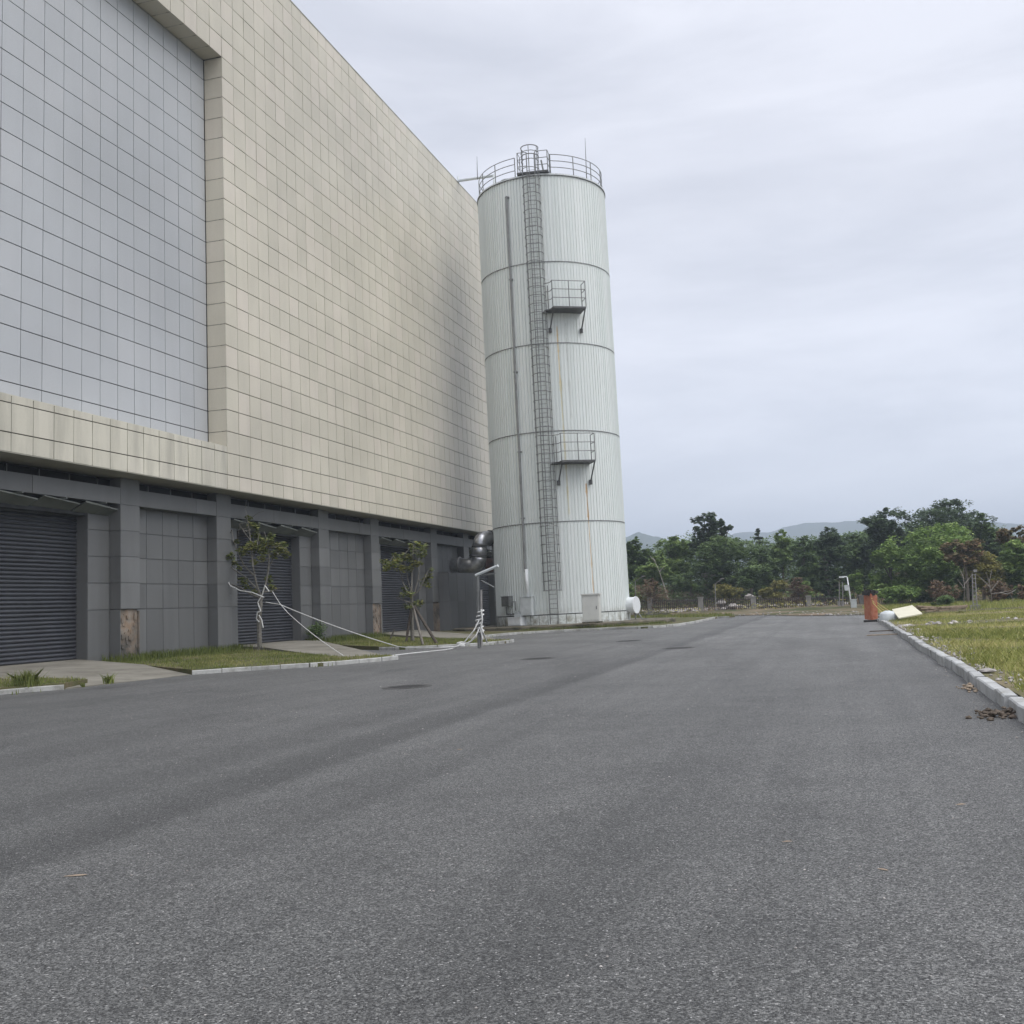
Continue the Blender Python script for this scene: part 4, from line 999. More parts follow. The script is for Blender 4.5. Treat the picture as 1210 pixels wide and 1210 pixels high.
# ------------------------------------------------------------------ small things beyond the road
def pxm(Y): return 1
Yp = 98.0
lampP = empty('lamp_post', at_y(1006.5, 721, Yp), 'white leaning lamp post with a short arm and a box halfway up', 'lamp post')
b = MB(); b.tube([at_y(1006.5, 721, Yp), at_y(1004, 701, Yp), at_y(1001, 682, Yp)], [.08, .065, .05], 10); part(b, 'pole', MAT['white'], lampP, True)
b = MB(); b.tube([at_y(1001, 681.5, Yp), at_y(996, 681.5, Yp)], .05, 8); q = at_y(995.5, 682, Yp); b.box((q[0]-.3, Yp-.12, q[2]-.06), (q[0]+.15, Yp+.12, q[2]+.08)); part(b, 'lamp_head', MAT['white'], lampP)
b = MB(); q = at_y(1000.5, 694, Yp); b.box((q[0]-.2, Yp-.25, q[2]-.28), (q[0]+.2, Yp-.06, q[2]+.2)); part(b, 'control_box', MAT['lightpaint'], lampP)
q = at_y(1009, 720.5, Yp-1); jb = empty('junction_cabinet', q, 'small grey junction cabinet at the foot of the white leaning lamp post', 'cabinet')
b = MB(); b.box((q[0]-.2, q[1]-.15, q[2]), (q[0]+.28, q[1]+.15, q[2]+.85)); part(b, 'body', MAT['lightpaint'], jb)
b = MB(); b.box((q[0]-.24, q[1]-.19, q[2]+.85), (q[0]+.32, q[1]+.19, q[2]+.92)); part(b, 'lid', MAT['lightpaint'], jb)
def thin_lamp(px, yb, yt, arm, Y, label):
    r = empty('street_lamp', at_y(px, yb, Y), label, 'street lamp', 'thin street lamps beyond the fence'); b = MB(); t = at_y(px+(arm > 0)*-1, yt, Y)
    b.tube([at_y(px, yb, Y), t], [.05, .035], 7); part(b, 'pole', MAT['post'], r)
    b = MB(); b.tube([t, t+np.array([arm, 0, .5])], .03, 6); b.box((t[0]+arm-.2, Y-.08, t[2]+.42), (t[0]+arm+.12, Y+.08, t[2]+.50)); part(b, 'arm', MAT['post'], r)
thin_lamp(846, 721, 690, .75, 101, 'thin grey street lamp with its arm to the right, before the rubble')
thin_lamp(751.5, 712, 687, .9, 103, 'thin grey street lamp close beside the tank manway')
for px, lb in ((992, 'left one of the two thin grey poles beside the white leaning lamp post'), (996, 'right one of the two thin grey poles beside the white leaning lamp post')):
    a_ = at_y(px, 720, 100); b = MB(); b.tube([a_, at_y(px-.3, 688, 100)], .05, 6); b.tube([a_, a_+np.array([0, 0, .75])], .13, 8)
    b2 = b.build('metal_pole', MAT['post']); tag(b2, lb, 'pole', 'thin poles by the leaning lamp post')
# lattice mast
Ym = 70.0; ms = empty('lattice_mast', at_y(1151, 718, Ym), 'short grey lattice mast like a ladder at the far end of the grass', 'mast')
b = MB(); l0, l1 = at_y(1150.0, 718, Ym), at_y(1148.8, 678, Ym); r0_, r1 = at_y(1154.8, 718, Ym), at_y(1152.2, 678, Ym)
for p, q in ((l0, l1), (r0_, r1)): b.tube([p, q], .032, 6)
for f in np.linspace(.12, .97, 8): b.tube([l0+(l1-l0)*f, r0_+(r1-r0_)*f], .022, 5)
part(b, 'frame', MAT['post'], ms)
b = MB(); b.box((l0[0]-.2, Ym-.25, l0[2]-.2), (r0_[0]+.2, Ym+.25, l0[2]+.16)); part(b, 'footing', MAT['post'], ms)
b = MB(); q = at_y(1153, 676, Ym); b.box((q[0]-.12, Ym-.05, q[2]), (q[0]+.08, Ym+.05, q[2]+.16)); part(b, 'head', MAT['post'], ms)

# ------------------------------------------------------------------ orange sheets, ropes, boards at the kerb end
Yo = 55.5; ob_ = empty('orange_barrier', at_y(1028, 732.5, Yo), 'orange sheet barrier with dark rags on top at the far end of the kerb', 'barrier')
def slab(mb, pts, Y0s, th):
    """pts px corners (4) with individual distances, given thickness away from the camera"""
    P = [at_y(x, y, Y) for (x, y), Y in zip(pts, Y0s)]; a = Vector(P[1]-P[0]); c = Vector(P[3]-P[0]); n = a.cross(c).normalized()*th
    if n.y < 0: n = -n
    mb.hexa([tuple(p) for p in (P[0], P[1], P[2], P[3])]+[tuple(Vector(p)+n) for p in (P[0], P[1], P[2], P[3])])
b = MB(); slab(b, [(1021.8, 731.5), (1029.5, 733), (1028.5, 701.5), (1020.5, 702)], (Yo+.5, Yo, Yo, Yo+.5), .05); part(b, 'left_sheet', MAT['orange'], ob_)
b = MB(); slab(b, [(1030, 733), (1037.5, 731), (1036, 703), (1028.6, 702.5)], (Yo, Yo+.6, Yo+.6, Yo), .05)
slab(b, [(1030, 733), (1031.6, 733), (1030.6, 702.5), (1028.6, 702.5)], (Yo-.04, Yo-.04, Yo-.04, Yo-.04), .03)
for k in range(5): slab(b, [(1031.5, 708+5*k), (1037.0, 707+5*k), (1037.0, 706.2+5*k), (1031.5, 707.2+5*k)], (Yo+.05, Yo+.5, Yo+.5, Yo+.05), .02)
part(b, 'right_sheet', MAT['orange'], ob_)
b = MB(); q0 = at_y(1020.5, 733, Yo-.2); q1 = at_y(1036.5, 733, Yo-.2); b.box((q0[0], Yo-.35, 0.004), (q1[0], Yo+.15, .10)); part(b, 'base', MAT['iron'], ob_)
b = MB()
for k in range(16):
    q = at_y(rnd.uniform(1024, 1034), rnd.uniform(697.5, 702), Yo+.25); s_ = rnd.uniform(.08, .2); b.box((q[0]-s_, q[1]-s_, q[2]-s_*.5), (q[0]+s_, q[1]+s_, q[2]+s_*.5), rot=rnd.uniform(0, 3))
b.tube([at_y(1021.8, 703, Yo+.5), at_y(1021.6, 694.5, Yo+.5)], .03, 5)
part(b, 'rags', MAT['iron'], ob_)
rp2 = ['upper yellow rope from the orange barrier to the foam board', 'middle yellow rope from the orange barrier to the ground', 'lowest yellow rope from the orange barrier to the ground']
for k, (a_, b_) in enumerate((((1030, 707), (1054, 724)), ((1031, 710), (1052, 727)), ((1031, 712), (1048, 729)))):
    A_ = at_y(*a_, Yo-.1); B_ = at_z(b_[0], b_[1], .2); mid_ = (A_+B_)/2-np.array([0, 0, .04]); b = MB(); b.tube([A_, mid_, B_], .028, 5)
    tag(b.build('rope', MAT['yrope']), rp2[k], 'rope', 'yellow ropes of the orange barrier')
b = MB(); slab(b, [(1062, 730), (1090, 724.8), (1078, 715), (1054, 720)], (49.5, 51.5, 54, 52.5), .05); tag(b.build('foam_board', MAT['creamsheet']), 'cream foam board lying tilted on the grass by the ropes', 'board')
b = MB()
for (cx_, cy_, r_, h_) in ((1048.5, 727.5, .36, .2), (1055, 728.5, .3, .16)):
    q = at_y(cx_, cy_, 51.5); n = 14
    for j, (f, z) in enumerate(((1, -.2), (1.02, .3), (.8, .8), (.35, 1.05))): pass
    P = [(q[0]+r_*f*math.cos(2*math.pi*k/n)*rnd.uniform(.88, 1.1), q[1]+r_*f*math.sin(2*math.pi*k/n), q[2]+h_*z*rnd.uniform(.9, 1.1)) for f, z in ((1, -1.2), (1.02, .3), (.8, .8), (.3, 1.1)) for k in range(n)]
    b.add(P, [(i*n+k, i*n+(k+1) % n, (i+1)*n+(k+1) % n, (i+1)*n+k) for i in range(3) for k in range(n)]+[tuple(3*n+k for k in range(n))])
tag(b.build('plastic_sack', MAT['lightpaint'], smooth=True), 'crumpled pale plastic sack beside the cream foam board', 'sack')
pal = empty('broken_pallet', at_y(1092, 724, 58), 'heap of broken pallet boards behind the cream foam board', 'pallet')
for k in range(22):
    x_ = rnd.uniform(1080, 1128); y_ = 716.5+rnd.uniform(0, 5); q = Vector(at_y(x_, y_, 58)); a = rnd.uniform(-.5, .5); d_ = Vector((math.cos(a), math.sin(a), rnd.uniform(-.12, .12)))*rnd.uniform(.4, .8)
    nn_ = Vector((-d_.y, d_.x, 0)).normalized()*.07; up = Vector((0, 0, .035)); b = MB()
    b.hexa([tuple(q+s1*d_+s2*nn_-up) for s1, s2 in ((-1, -1), (1, -1), (1, 1), (-1, 1))]+[tuple(q+s1*d_+s2*nn_+up) for s1, s2 in ((-1, -1), (1, -1), (1, 1), (-1, 1))])
    part(b, 'board', MAT['wood'], pal)
def pile(name, lab, cat, px, py, sx, sy, n, smin, smax, mat, seed, kind=None):
    b = MB(); q = at_z(px, py, 0); r = random.Random(seed)
    for k in range(n):
        u, v = r.gauss(0, sx/2), r.gauss(0, sy/2); s_ = r.uniform(smin, smax); z = max(.01, .10*math.exp(-(u*u/sx/sx+v*v/sy/sy)*2)*r.random())
        rr = rock_mb((q[0]+u, q[1]+v, z), s_, seed*100+k); b.add(rr.v, rr.f, r.random())
    return tag(b.build(name, mat), lab, cat, kind=kind)
pile('dirt_heap', 'dark clods of dirt scattered at the near end of the right kerb', 'dirt heap', 1183, 846, .34, .35, 70, .015, .05, MAT['earth'], 5, kind='stuff')
pile('leaf_litter', 'small brown heap of leaf litter at the foot of the right kerb', 'litter', 1146, 815, .12, .5, 40, .012, .035, MAT['wood'], 6)
for i, (x_, y_, L_, lb) in enumerate(((1044, 746, 1.0, 'dark thin plank lying on the road by the right kerb, the farther one'), (1046, 750.5, 1.2, 'reddish thin plank lying on the road by the right kerb, the nearer one'))):
    q = at_z(x_, y_, 0); b = MB(); b.box((-L_/2, -.06, 0), (L_/2, .06, .03), rot=.06); b.box((-L_/2+.2, .1, 0), (L_/2+.1, .18, .025), rot=-.1)
    o = tag(b.build('plank', MAT['wood'] if i else MAT['earth']), lb, 'plank', 'planks by the right kerb'); o.location = (q[0], q[1], .006)
# stones on the lawn edge
ls = ['flat pale stone on the grass near the planks', 'grey stone slab in the grass beside the kerb middle', 'pale flake of stone on the earth near the kerb']
for i, (x_, y_, s_) in enumerate(((1072, 740, .32), (1166, 793, .16), (1085, 744, .14))):
    q = at_z(x_, y_, .16); o = tag(rock_mb((0, 0, 0), s_, 40+i).build('stone', MAT['rock']), ls[i], 'stone', 'stones on the right-hand grass'); o.location = tuple(q); o.scale = (1, 1, .45)
st = MB()
for k in range(260):
    y_ = rnd.uniform(12, 54); x_ = 2.12+abs(rnd.gauss(0, .25)); s_ = rnd.uniform(.012, .05)*(1.6 if rnd.random() < .1 else 1); rr = rock_mb((x_, y_, lawn_z(x_, y_)+.01), s_, 7000+k); st.add(rr.v, rr.f, rnd.random()*.8)
for k in range(150):
    x_ = rnd.uniform(3, 30); y_ = 43+rnd.gauss(0, 1.5)+x_*.1; rr = rock_mb((x_, y_, lawn_z(x_, y_)+.01), rnd.uniform(.04, .16), 9000+k); st.add(rr.v, rr.f, rnd.random())
tag(st.build('pebbles', MAT['rock']), kind='stuff')
# loose grit and leaves on the asphalt
gt = MB()
for k in range(500):
    y_ = 3.5+rnd.random()**1.6*30; x_ = rnd.uniform(-y_*.75, min(1.8, y_*.3)); s_ = rnd.uniform(.0025, .006)*(1+y_*.05); rr = rock_mb((x_, y_, .002), s_, 12000+k); gt.add(rr.v, rr.f, rnd.random())
for k in range(160):
    y_ = rnd.uniform(6, 54); x_ = 1.84-abs(rnd.gauss(0, .12)); rr = rock_mb((x_, y_, .004), rnd.uniform(.006, .02), 15000+k); gt.add(rr.v, rr.f, rnd.random()*.5)
tag(gt.build('grit', MAT['rock']), kind='stuff')
for i, (x_, y_, ln) in enumerate([(90, 1035, .09), (1043, 1028, .045), (930, 995, .04), (1135, 951, .05), (543, 886, .05)]):
    q = at_z(x_, y_, 0); b = MB(); n = 7
    P = [(ln*math.cos(2*math.pi*k/n)*rnd.uniform(.7, 1), ln*.22*math.sin(2*math.pi*k/n), .0) for k in range(n)]+[(0, 0, .006)]
    b.add(P, [(k, (k+1) % n, n) for k in range(n)])
    lb = ['long pale scrap on the asphalt at the lower left', 'pale dry leaf on the asphalt at the lower right', 'tiny pale scrap on the asphalt left of the dry leaf', 'pale chip on the asphalt below the right kerb', 'tiny pale scrap in the middle of the road'][i]
    o = tag(b.build('litter_scrap', MAT['wood']), lb, 'litter', 'scraps on the asphalt'); o.location = (q[0], q[1], .004); o.rotation_euler.z = [.35, -.6, .2, .4, .1][i]

# ------------------------------------------------------------------ grass
def blades(name, pts, hmin, hmax, width, mat, tint, lean=.45):
    pts = np.asarray(pts, float); n = len(pts)
    h = rng.uniform(hmin, hmax, n); a = rng.uniform(0, 2*np.pi, n); wd = width*rng.uniform(.7, 1.3, n)
    la = rng.uniform(0, 2*np.pi, n); ll = h*rng.random(n)*lean
    dx = np.stack([np.cos(a)*wd/2, np.sin(a)*wd/2, 0*a], 1)
    mid = pts+np.stack([np.cos(la)*ll*.35, np.sin(la)*ll*.35, h*.6], 1)
    tip = pts+np.stack([np.cos(la)*ll, np.sin(la)*ll, h], 1)
    V = np.stack([pts-dx, pts+dx, mid+dx*.7, tip, mid-dx*.7], 1).reshape(-1, 3)
    me = bpy.data.meshes.new(name)
    me.vertices.add(5*n); me.vertices.foreach_set('co', V.ravel())
    me.loops.add(5*n); me.loops.foreach_set('vertex_index', np.arange(5*n, dtype=np.int32))
    me.polygons.add(n); me.polygons.foreach_set('loop_start', np.arange(0, 5*n, 5, dtype=np.int32)); me.polygons.foreach_set('loop_total', np.full(n, 5, dtype=np.int32))
    me.update(calc_edges=True)
    at = me.attributes.new('tint', 'FLOAT', 'FACE'); at.data.foreach_set('value', np.clip(tint, 0, 1).astype(np.float32))
    me.materials.append(mat); o = bpy.data.objects.new(name, me); col.objects.link(o)
    return tag(o, kind='stuff')
def vn(x, y, s): return (np.sin(x*1.7*s+y*.9*s+1.3)+np.sin(x*.6*s-y*1.9*s+4)+.5*np.sin((x+y)*2.7*s))/2.5
# right-hand field
n = 300000; y = 11+rng.random(n)**1.25*50; x = 2.15+rng.random(n)*(y*.24+1.5)
pat = vn(x, y, .55)+.7*vn(x, y, 1.9)+rng.normal(0, .35, n)
bare = (np.abs(y-43-x*.1) < 2.0)
edge = np.clip((x-2.1)/.6, 0, 1)
keep = (rng.random(n) < np.clip(.38+.85*pat, .04, 1)*np.where(bare, .10, 1)*(.15+.85*edge))
x, y, pat = x[keep], y[keep], pat[keep]
z = np.array([lawn_z(a, b) for a, b in zip(x, y)])-.02
far = np.clip((y-15)/40, 0, 1)
blades('grass', np.stack([x, y, z], 1), .03, .17, .018, LEAF['wildgrass'], .5-.3*vn(x, y, .37)-.12*pat+rng.normal(0, .22, len(x))+.12*far, lean=1.1)
# grass on the left verges
def inpoly(x, y, poly):
    c = np.zeros(len(x), bool); j = len(poly)-1
    for i in range(len(poly)):
        xi, yi = poly[i]; xj, yj = poly[j]
        k = ((yi > y) != (yj > y)) & (x < (xj-xi)*(y-yi)/(yj-yi+1e-12)+xi); c ^= k; j = i
    return c
n = 150000; x = rng.uniform(-28, -14, n); y = rng.uniform(16, 64, n); m1 = np.zeros(n, bool)
for q in verges[:3]: m1 |= inpoly(x, y, q)
pat = vn(x, y, .9)+.6*vn(x, y, 2.6)+rng.normal(0, .3, n)
m1 &= rng.random(n) < np.clip(.55+.4*pat, .15, 1)
x, y, pat = x[m1], y[m1], pat[m1]
blades('grass', np.stack([x, y, .08+.0125*np.maximum(0, -15-x)], 1), .03, .13, .02, LEAF['grass'], .5-.3*vn(x, y, .5)-.1*pat+rng.normal(0, .16, len(x)))
# taller growth along the wall foot and kerbs
n = 9000; y = rng.uniform(35, 64, n); x = -27.35+np.abs(rng.normal(0, .8, n)); m1 = np.zeros(n, bool)
for q in verges[:3]: m1 |= inpoly(x, y, q)
x, y = x[m1], y[m1]
blades('grass', np.stack([x, y, .08+.0125*np.maximum(0, -15-x)], 1), .08, .42, .024, LEAF['grass'], .16+rng.normal(0, .15, len(x)))
P = []
for K in (K1, K2, K3[:6], K0):
    for q in dens(K, .12):
        if vnoise(q[0], q[1], 1.3) > .35:
            for k in range(3): P.append((q[0]+rnd.gauss(0, .35), q[1]-.05+rnd.gauss(0, .12), 0.0))
blades('weeds', P, .03, .13, .025, LEAF['grass'], .3+rng.normal(0, .15, len(P)))
P = []; 
for k in range(1500):
    a = R_(rnd.uniform(-95, -20)); r = TR+3.2+abs(rnd.gauss(0, .35)); P.append((TC[0]+r*math.cos(a), TC[1]+r*math.sin(a), .1 if r > TR+3.15 else .38))
blades('grass', P, .06, .25, .03, LEAF['grass'], .25+rng.normal(0, .15, len(P)))
# grass of the far island, the field end and the wood edge
n = 22000; x = rng.uniform(-32, -7, n); y = rng.uniform(80, 120, n); k = inpoly(x, y, isl+isl2); x, y = x[k], y[k]
blades('grass', np.stack([x, y, 0*x+.1], 1), .1, .35, .05, LEAF['grass'], .5+rng.normal(0, .15, len(x)))
n = 46000; x = rng.uniform(2, 34, n); y = rng.uniform(62, 92, n); k = (y > np.array([back_edge(a) for a in x])+.5); x, y = x[k], y[k]
z = np.array([bank_z(a, b) for a, b in zip(x, y)])-.03
blades('grass', np.stack([x, y, z], 1), .12, .42, .035, LEAF['wildgrass'], .38-.2*vn(x, y, .5)+rng.normal(0, .18, len(x)))
# single weeds: spiky clump on the first ramp corner, bush by the third pillar
def weed(px, py, z, r, hgt, label, nb=120, kind='grass'):
    q = at_z(px, py, z); a = rng.uniform(0, 6.28, nb); d = np.abs(rng.normal(0, r*.5, nb)); P = np.stack([d*np.cos(a)*.4, d*np.sin(a)*.4, 0*a], 1)
    o = blades('weed_clump', P, hgt*.4, hgt, .03, LEAF[kind], .3+rng.normal(0, .18, nb), lean=1.1); del o['kind']; o.location = tuple(q); tag(o, label, 'weed', 'weeds on the left verge'); return o
weed(30, 812, .12, .9, .5, 'large tuft of long grass at the kerb of the left picture edge', 260)
weed(128, 808, .12, .3, .3, 'small leafy weed on the concrete ramp near the road', 70)
weed(130, 780, .3, .8, .5, 'weed clump at the foot of the broken pillar', 120)
weed(98, 812, .1, .15, .15, 'tiny weed at the ramp edge by the large grass tuft', 30)
qb = at_x(372, 756, -26.9); root = empty('shrub', qb, 'small dark bush at the foot of the pillar beside the second shutter', 'shrub')
leaf_cloud('foliage', LEAF['dark'], np.concatenate([ball(qb+np.array([.1, rnd.uniform(-.5, .5), .3+rnd.random()*.4]), (.4, .5, .35), 130, .3) for _ in range(6)]), .14, root, loc=qb)

# ------------------------------------------------------------------ young trees in the verge
def young_tree(px, py, z0, label, segs, clusters, leaf, trunk_r, mat=MAT['youngbark'], density=46):
    base = at_z(px, py, z0); Y = base[1]; root = empty('young_tree', base, label, 'tree', 'young trees on the left verge')
    b = MB(); bpts = []
    for s, ra, rb_ in segs:
        dy = [0]; 
        for i in range(1, len(s)): dy.append(dy[-1]+(rnd.uniform(-.45, .45) if s[0] != segs[0][0][0] or i < 0 else rnd.uniform(-.04, .04)))
        pts = [at_y(x, y, Y+d) for (x, y), d in zip(s, dy)]
        bpts += [pts[i]+(pts[i+1]-pts[i])*f for i in range(len(pts)-1) for f in (0, .33, .66)]+[pts[-1]]
        b.tube(pts, [ra+(rb_-ra)*i/(len(pts)-1) for i in range(len(pts))], 7)
    P = []; T_ = []; tw = b
    scale = 1/((FPX/np.dot(base-O, CF)))
    for cx, cy, r in clusters:
        dY = rnd.uniform(-1.0, 1.0); c = at_y(cx, cy, Y+dY); rm = r*scale
        k = max(11, int(density*(r/9)**2))
        p_ = ball(c, (rm, rm*1.1, rm*.8), k, .15); P.append(p_); T_.append(np.clip(rng.normal(.45+.25*rnd.random(), .22, k), 0, 1))
        nb_ = min(bpts, key=lambda w_: np.linalg.norm(w_-c)); tw.tube([tuple(nb_), tuple((nb_+c)/2+np.array([0, 0, -.05])), tuple(c)], [.018, .014, .010], 4)
        for q in p_[::7]: tw.tube([tuple(c), tuple((c+q)/2+rng.normal(0, rm*.1, 3)), tuple(q)], [.011, .008, .005], 4)
    leaf_cloud('crown', LEAF['young'], np.concatenate(P), leaf, root, np.concatenate(T_), up=.35, aspect=2.1, loc=base)
    part(b, 'trunk', mat, root)
    return root, base
SG1 = [([(307, 769), (306.5, 750), (306, 730), (308, 715), (308, 705)], .115, .085),
       ([(307, 707), (296, 702), (285, 695), (272, 690), (262, 684), (250, 679), (238, 675)], .05, .015),
       ([(308, 706), (303, 690), (299, 670), (297, 650), (295, 630), (292, 612)], .055, .015),
       ([(309, 705), (314, 690), (318, 670), (324, 658), (333, 650), (340, 645)], .05, .015),
       ([(300, 680), (288, 668), (281, 652), (276, 640), (274, 626)], .04, .01),
       ([(316, 680), (318, 660), (316, 640), (312, 628)], .04, .01),
       ([(303, 695), (290, 682), (275, 672), (264, 660), (262, 645)], .04, .01),
       ([(310, 700), (322, 698), (334, 694)], .03, .01), ([(298, 660), (304, 645), (306, 630)], .03, .01),
       ([(297, 640), (288, 628), (283, 620)], .02, .008), ([(292, 612), (290, 600), (291, 592)], .012, .006), ([(297, 612), (305, 606), (312, 604)], .01, .005)]
CL1 = [(236, 673, 5), (242, 677, 7), (252, 682, 7), (259, 684, 6), (267, 661, 7), (272, 657, 7), (276, 665, 6), (266, 640, 4), (287, 652, 8), (296, 645, 8), (305, 648, 9), (311, 640, 9),
       (302, 632, 7), (297, 620, 6), (294, 612, 5), (303, 622, 6), (318, 640, 8), (326, 645, 8), (333, 650, 7), (339, 656, 6), (336, 643, 5), (324, 655, 7), (313, 652, 7), (320, 632, 5), (287, 686, 7), (291, 693, 5),
       (300, 665, 6), (318, 684, 6), (321, 694, 6), (302, 700, 6), (280, 640, 5), (310, 660, 6), (283, 671, 4)]
t1, base1 = young_tree(307, 769, .2, 'young tree with a white rope wound round its trunk before the second shutter', SG1, CL1, .19, .14, density=120)
SG2 = [([(487.5, 757), (487, 740), (486.5, 722), (486.5, 706)], .105, .075),
       ([(487, 712), (486.5, 695), (486.8, 675), (488, 655), (489, 643)], .055, .012),
       ([(487, 708), (480, 697), (476, 688), (474, 678), (470, 668)], .045, .012),
       ([(487, 705), (496, 697), (501, 685), (505, 676), (509, 670)], .045, .012),
       ([(486, 700), (482, 685), (480, 670), (476, 656)], .03, .01),
       ([(486, 712), (478, 710), (468, 706)], .025, .01), ([(490, 700), (494, 685), (496, 668), (497, 655)], .03, .01), ([(470, 668), (460, 665), (452, 668)], .02, .008)]
CL2 = [(453, 664, 6), (457, 671, 6), (464, 668, 8), (469, 662, 7), (466, 655, 4), (475, 672, 7), (477, 658, 7), (484, 660, 7), (490, 650, 6), (486, 645, 5), (494, 643, 5), (500, 648, 6), (503, 644, 3), (497, 655, 7),
       (490, 667, 7), (484, 672, 6), (503, 686, 6), (507, 681, 6), (509, 673, 4), (506, 692, 5), (499, 690, 3), (478, 696, 6), (484, 702, 6), (475, 703, 4), (490, 712, 4), (496, 713, 6), (485, 717, 5), (480, 716, 5), (495, 666, 6)]
t2, base2 = young_tree(487.5, 757, .2, 'young tree held by dark wooden stakes before the third shutter', SG2, CL2, .20, .12, density=115)
sl = ['upright dark stake left of the staked young tree', 'light brown stake in front of the staked young tree', 'dark stake slanting far out to the right of the staked young tree', 'thin slanting dead stick left of the staked young tree']
for i, (a_, b_, mm, r_) in enumerate((((479.5, 759), (486, 718), 'stake', .065), ((500.5, 762), (488, 716), 'bark', .06), ((517, 759.5), (489, 716), 'stake', .075), ((459, 757), (466, 744), 'bark', .045))):
    A_ = at_z(a_[0], a_[1], .15); B_ = at_y(b_[0], b_[1], base2[1]+(0 if i < 3 else A_[1]-base2[1])); b = MB(); b.tube([A_-np.array([0, 0, .1]), B_], r_, 8)
    tag(b.build('stake', MAT[mm]), sl[i], 'stake', 'stakes round the young tree')

# ------------------------------------------------------------------ ropes
def rope(pts3, r, label, sag=0, n=14, group=None):
    P = [Vector(map(float, p)) for p in pts3]; out_ = []
    for a_, b_ in zip(P, P[1:]):
        for k in range(n):
            t = k/n; q = a_.lerp(b_, t); q.z -= sag*4*t*(1-t)*(b_-a_).length; out_.append(q)
    out_.append(P[-1]); b = MB(); b.tube(out_, r, 6); return tag(b.build('rope', MAT['rope'], smooth=True), label, 'rope', group)
Yt = base1[1]; gA = at_z(545, 763, .16); gB = at_z(407, 775.5, .16)
rope([at_y(266, 681, Yt-.3), at_y(272, 692, Yt-.4), at_y(284, 698, Yt-.35), at_y(298, 700, Yt-.3), at_y(312, 706, Yt-.2)], .026, 'white rope hanging from the left branch to the trunk of the roped young tree')
rope([at_y(314, 711.5, Yt-.15), at_y(330, 714, Yt-.1), at_z(470, 764, .2), at_z(520, 765, .16), gA], .02, 'long white rope running from the roped young tree to the steel lamp bracket', .012)
rope([at_y(322, 699, Yt-.1), at_y(330, 712, Yt-.2), at_y(340, 724, Yt-1), gB], .015, 'thin white rope from the roped young tree down to the concrete ramp', .008)
rope([at_y(306, 735, Yt-.17), at_y(303, 731, Yt-.1), at_y(304, 724, Yt-.18), at_y(308, 722, Yt-.18), at_y(304.5, 712, Yt-.18), at_y(308, 706, Yt-.16), at_y(310, 702, Yt-.2), at_y(313, 692, Yt-.25), at_y(318, 699, Yt-.2)], .028, 'white rope wound round the trunk of the roped young tree')
rope([at_y(306, 727, Yt-.19), at_y(309, 732, Yt-.19), at_y(311, 742, Yt-.2)], .026, 'loose white rope end dangling below the winding on the trunk')
rope([at_z(460, 775, .02), at_z(490, 771.5, .02), at_z(525, 768, .02), at_z(536, 766, .02), at_z(542, 763.5, .12)], .022, 'white rope lying on the asphalt in front of the second kerb')

# ------------------------------------------------------------------ steel bracket post
pb_ = at_z(566, 763, .12); Yq = pb_[1]
bp = empty('bracket_post', pb_, 'grey steel post with slanting top arm and white ropes, on the kerb before the tank', 'post')
b = MB(); b.tube([pb_-np.array([0, 0, .1]), at_y(564.5, 678, Yq)], .065, 8); part(b, 'post', MAT['galv'], bp)
b = MB(); q0 = at_y(562, 680, Yq); q1 = at_y(588.5, 668.5, Yq-.2); b.tube([q0, q1], .06, 8); part(b, 'arm', MAT['lightpaint'], bp)
b = MB(); b.tube([at_y(569, 764, Yq), at_y(568.6, 697, Yq)], .045, 8); part(b, 'second_post', MAT['post'], bp)
b = MB(); b.tube([at_y(569, 680, Yq), at_y(585, 677.5, Yq)], .03, 6); b.tube([at_y(569, 686, Yq), at_y(584, 694, Yq)], .03, 6); part(b, 'brace', MAT['galv'], bp)
gl = 'white ropes of the steel bracket post'
rope([at_y(566, 733, Yq-.15), at_y(560, 745, Yq-.3), gA], .028, 'white guy rope going down left from the steel bracket post to its anchor', .01, group=gl)
rope([at_y(567, 741, Yq-.15), at_y(562, 752, Yq-.3), at_y(556, 758, Yq-.3), gA], .028, 'slack lower white rope looping left from the steel bracket post', .0, group=gl)
rope([at_y(568, 738, Yq-.15), at_y(571, 748, Yq-.2), at_z(575.5, 759, .14)], .03, 'white guy rope going down right from the steel bracket post', .0, group=gl)
pts = []
for k in range(60):
    t = k/60; a = t*40; c_ = at_y(566.8+1.2*math.sin(t*9), 750-30*t, Yq); pts.append(c_+np.array([.13*math.cos(a), .13*math.sin(a), 0]))
rope(pts, .03, 'thick knot of white rope wound round the steel bracket post', 0, 2, group=gl)
rope([at_y(568.5, 720, Yq-.12), at_y(570, 732, Yq-.18), at_y(568, 744, Yq-.18), at_y(570.5, 756, Yq-.2)], .03, 'white rope end hanging straight down the steel bracket post', 0, group=gl)
q = gA; b = MB()
for k in range(5): b.tube([q+np.array([.14*math.cos(t+k), .10*math.sin(t+k*1.3), .03*k*(1)+.02*math.sin(t*2)]) for t in np.linspace(0, 6.28, 14)], .03, 5)
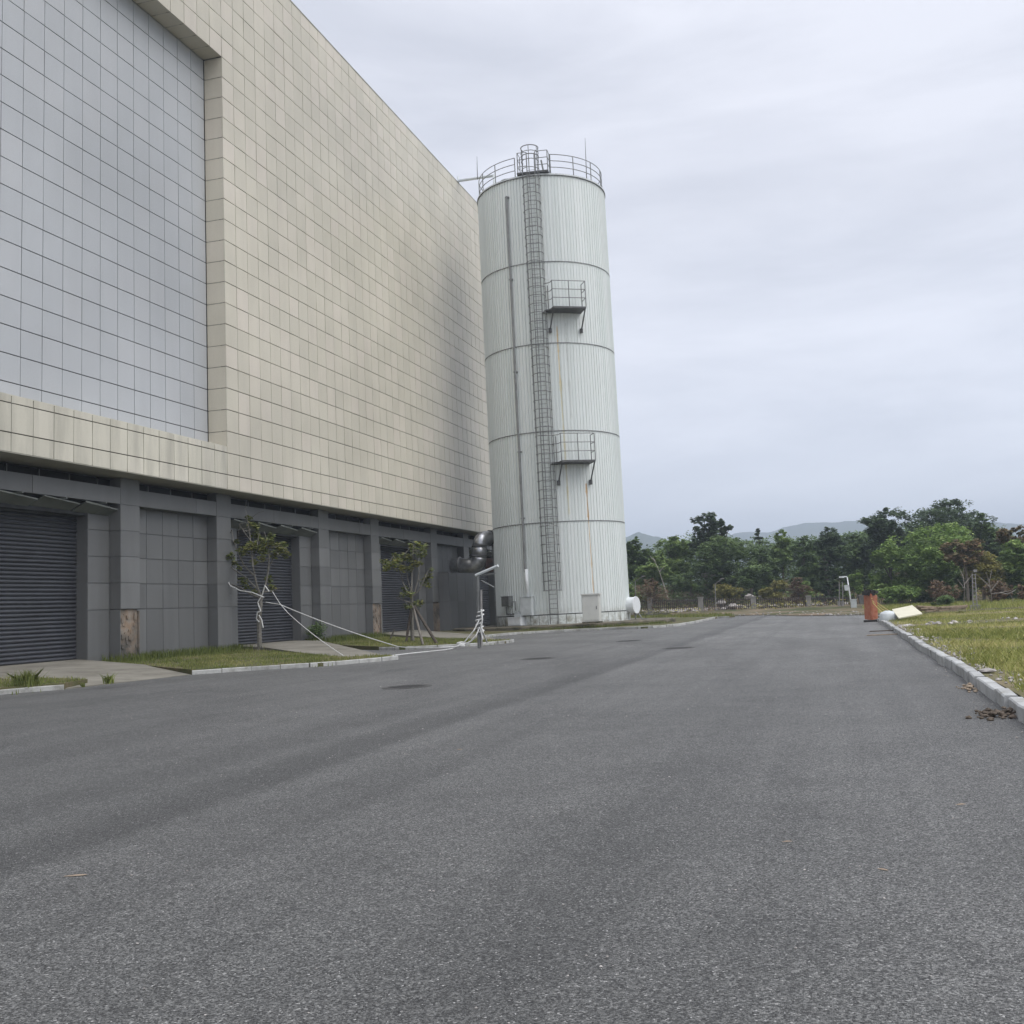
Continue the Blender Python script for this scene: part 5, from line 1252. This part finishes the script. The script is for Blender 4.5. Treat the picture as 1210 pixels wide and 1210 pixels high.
tag(b.build('rope_knot', MAT['rope'], smooth=True), 'coiled white rope knot lying on the kerb left of the steel bracket post', 'rope')

# ------------------------------------------------------------------ hills
def ridge(Y, pts, name, depth):
    b = MB(); V = []; xs_ = np.linspace(pts[0][0], pts[-1][0], 90); ys_ = np.interp(xs_, [p[0] for p in pts], [p[1] for p in pts])
    nr = 8
    for i, (px, py) in enumerate(zip(xs_, ys_)):
        t = at_y(px, py, Y); t[2] += (vnoise(px*.3, 0, 1)+.5*vnoise(px, 2, 1))*Y*.0006
        for j in range(nr):
            f = j/(nr-1); V.append((t[0]*(1-f*.05), Y-depth*f, max(-.5, (t[2]+1)*(1-f)**1.2-1+vnoise(i*.9, j*1.3, 1)*Y*.003*f*(1-f))))
        
    F = [(i*nr+j, i*nr+j+1, (i+1)*nr+j+1, (i+1)*nr+j) for i in range(len(xs_)-1) for j in range(nr-1)]
    # far slope
    base = len(V); V += [(V[i*nr][0]*1.1, Y+depth*.5, -.5) for i in range(len(xs_))]
    F += [(i*nr, (i+1)*nr, base+i+1, base+i) for i in range(len(xs_)-1)]
    tag(b.add(V, F).build(name, MAT['hill'], smooth=True), kind='structure')
ridge(1500, [(600, 690), (680, 665), (725, 640), (745, 633), (754, 628.5), (765, 632), (785, 636), (805, 650), (840, 672), (900, 690)], 'hills', 900)
ridge(2100, [(720, 690), (820, 650), (868, 630), (882, 628), (905, 630), (925, 624), (950, 618), (985, 617), (1015, 615), (1030, 614), (1080, 622), (1150, 616), (1180, 617), (1205, 620), (1260, 612), (1340, 625), (1450, 680)], 'hills', 900)

# ------------------------------------------------------------------ haze
hz = MB(); hz.box((-3990, -290, -1.1), (3990, 3990, 190)); m = NM('haze_air')
m.t.nodes.remove(m.b); pv = m.t.nodes.new("ShaderNodeVolumePrincipled"); pv.inputs['Color'].default_value = (0.76, 0.87, 1.0, 1); pv.inputs['Density'].default_value = 0.00062
pv.inputs['Anisotropy'].default_value = 0.2
m.t.links.new(pv.outputs[0], m.out.inputs['Volume'])
tag(hz.build('haze', m.m), kind='stuff')
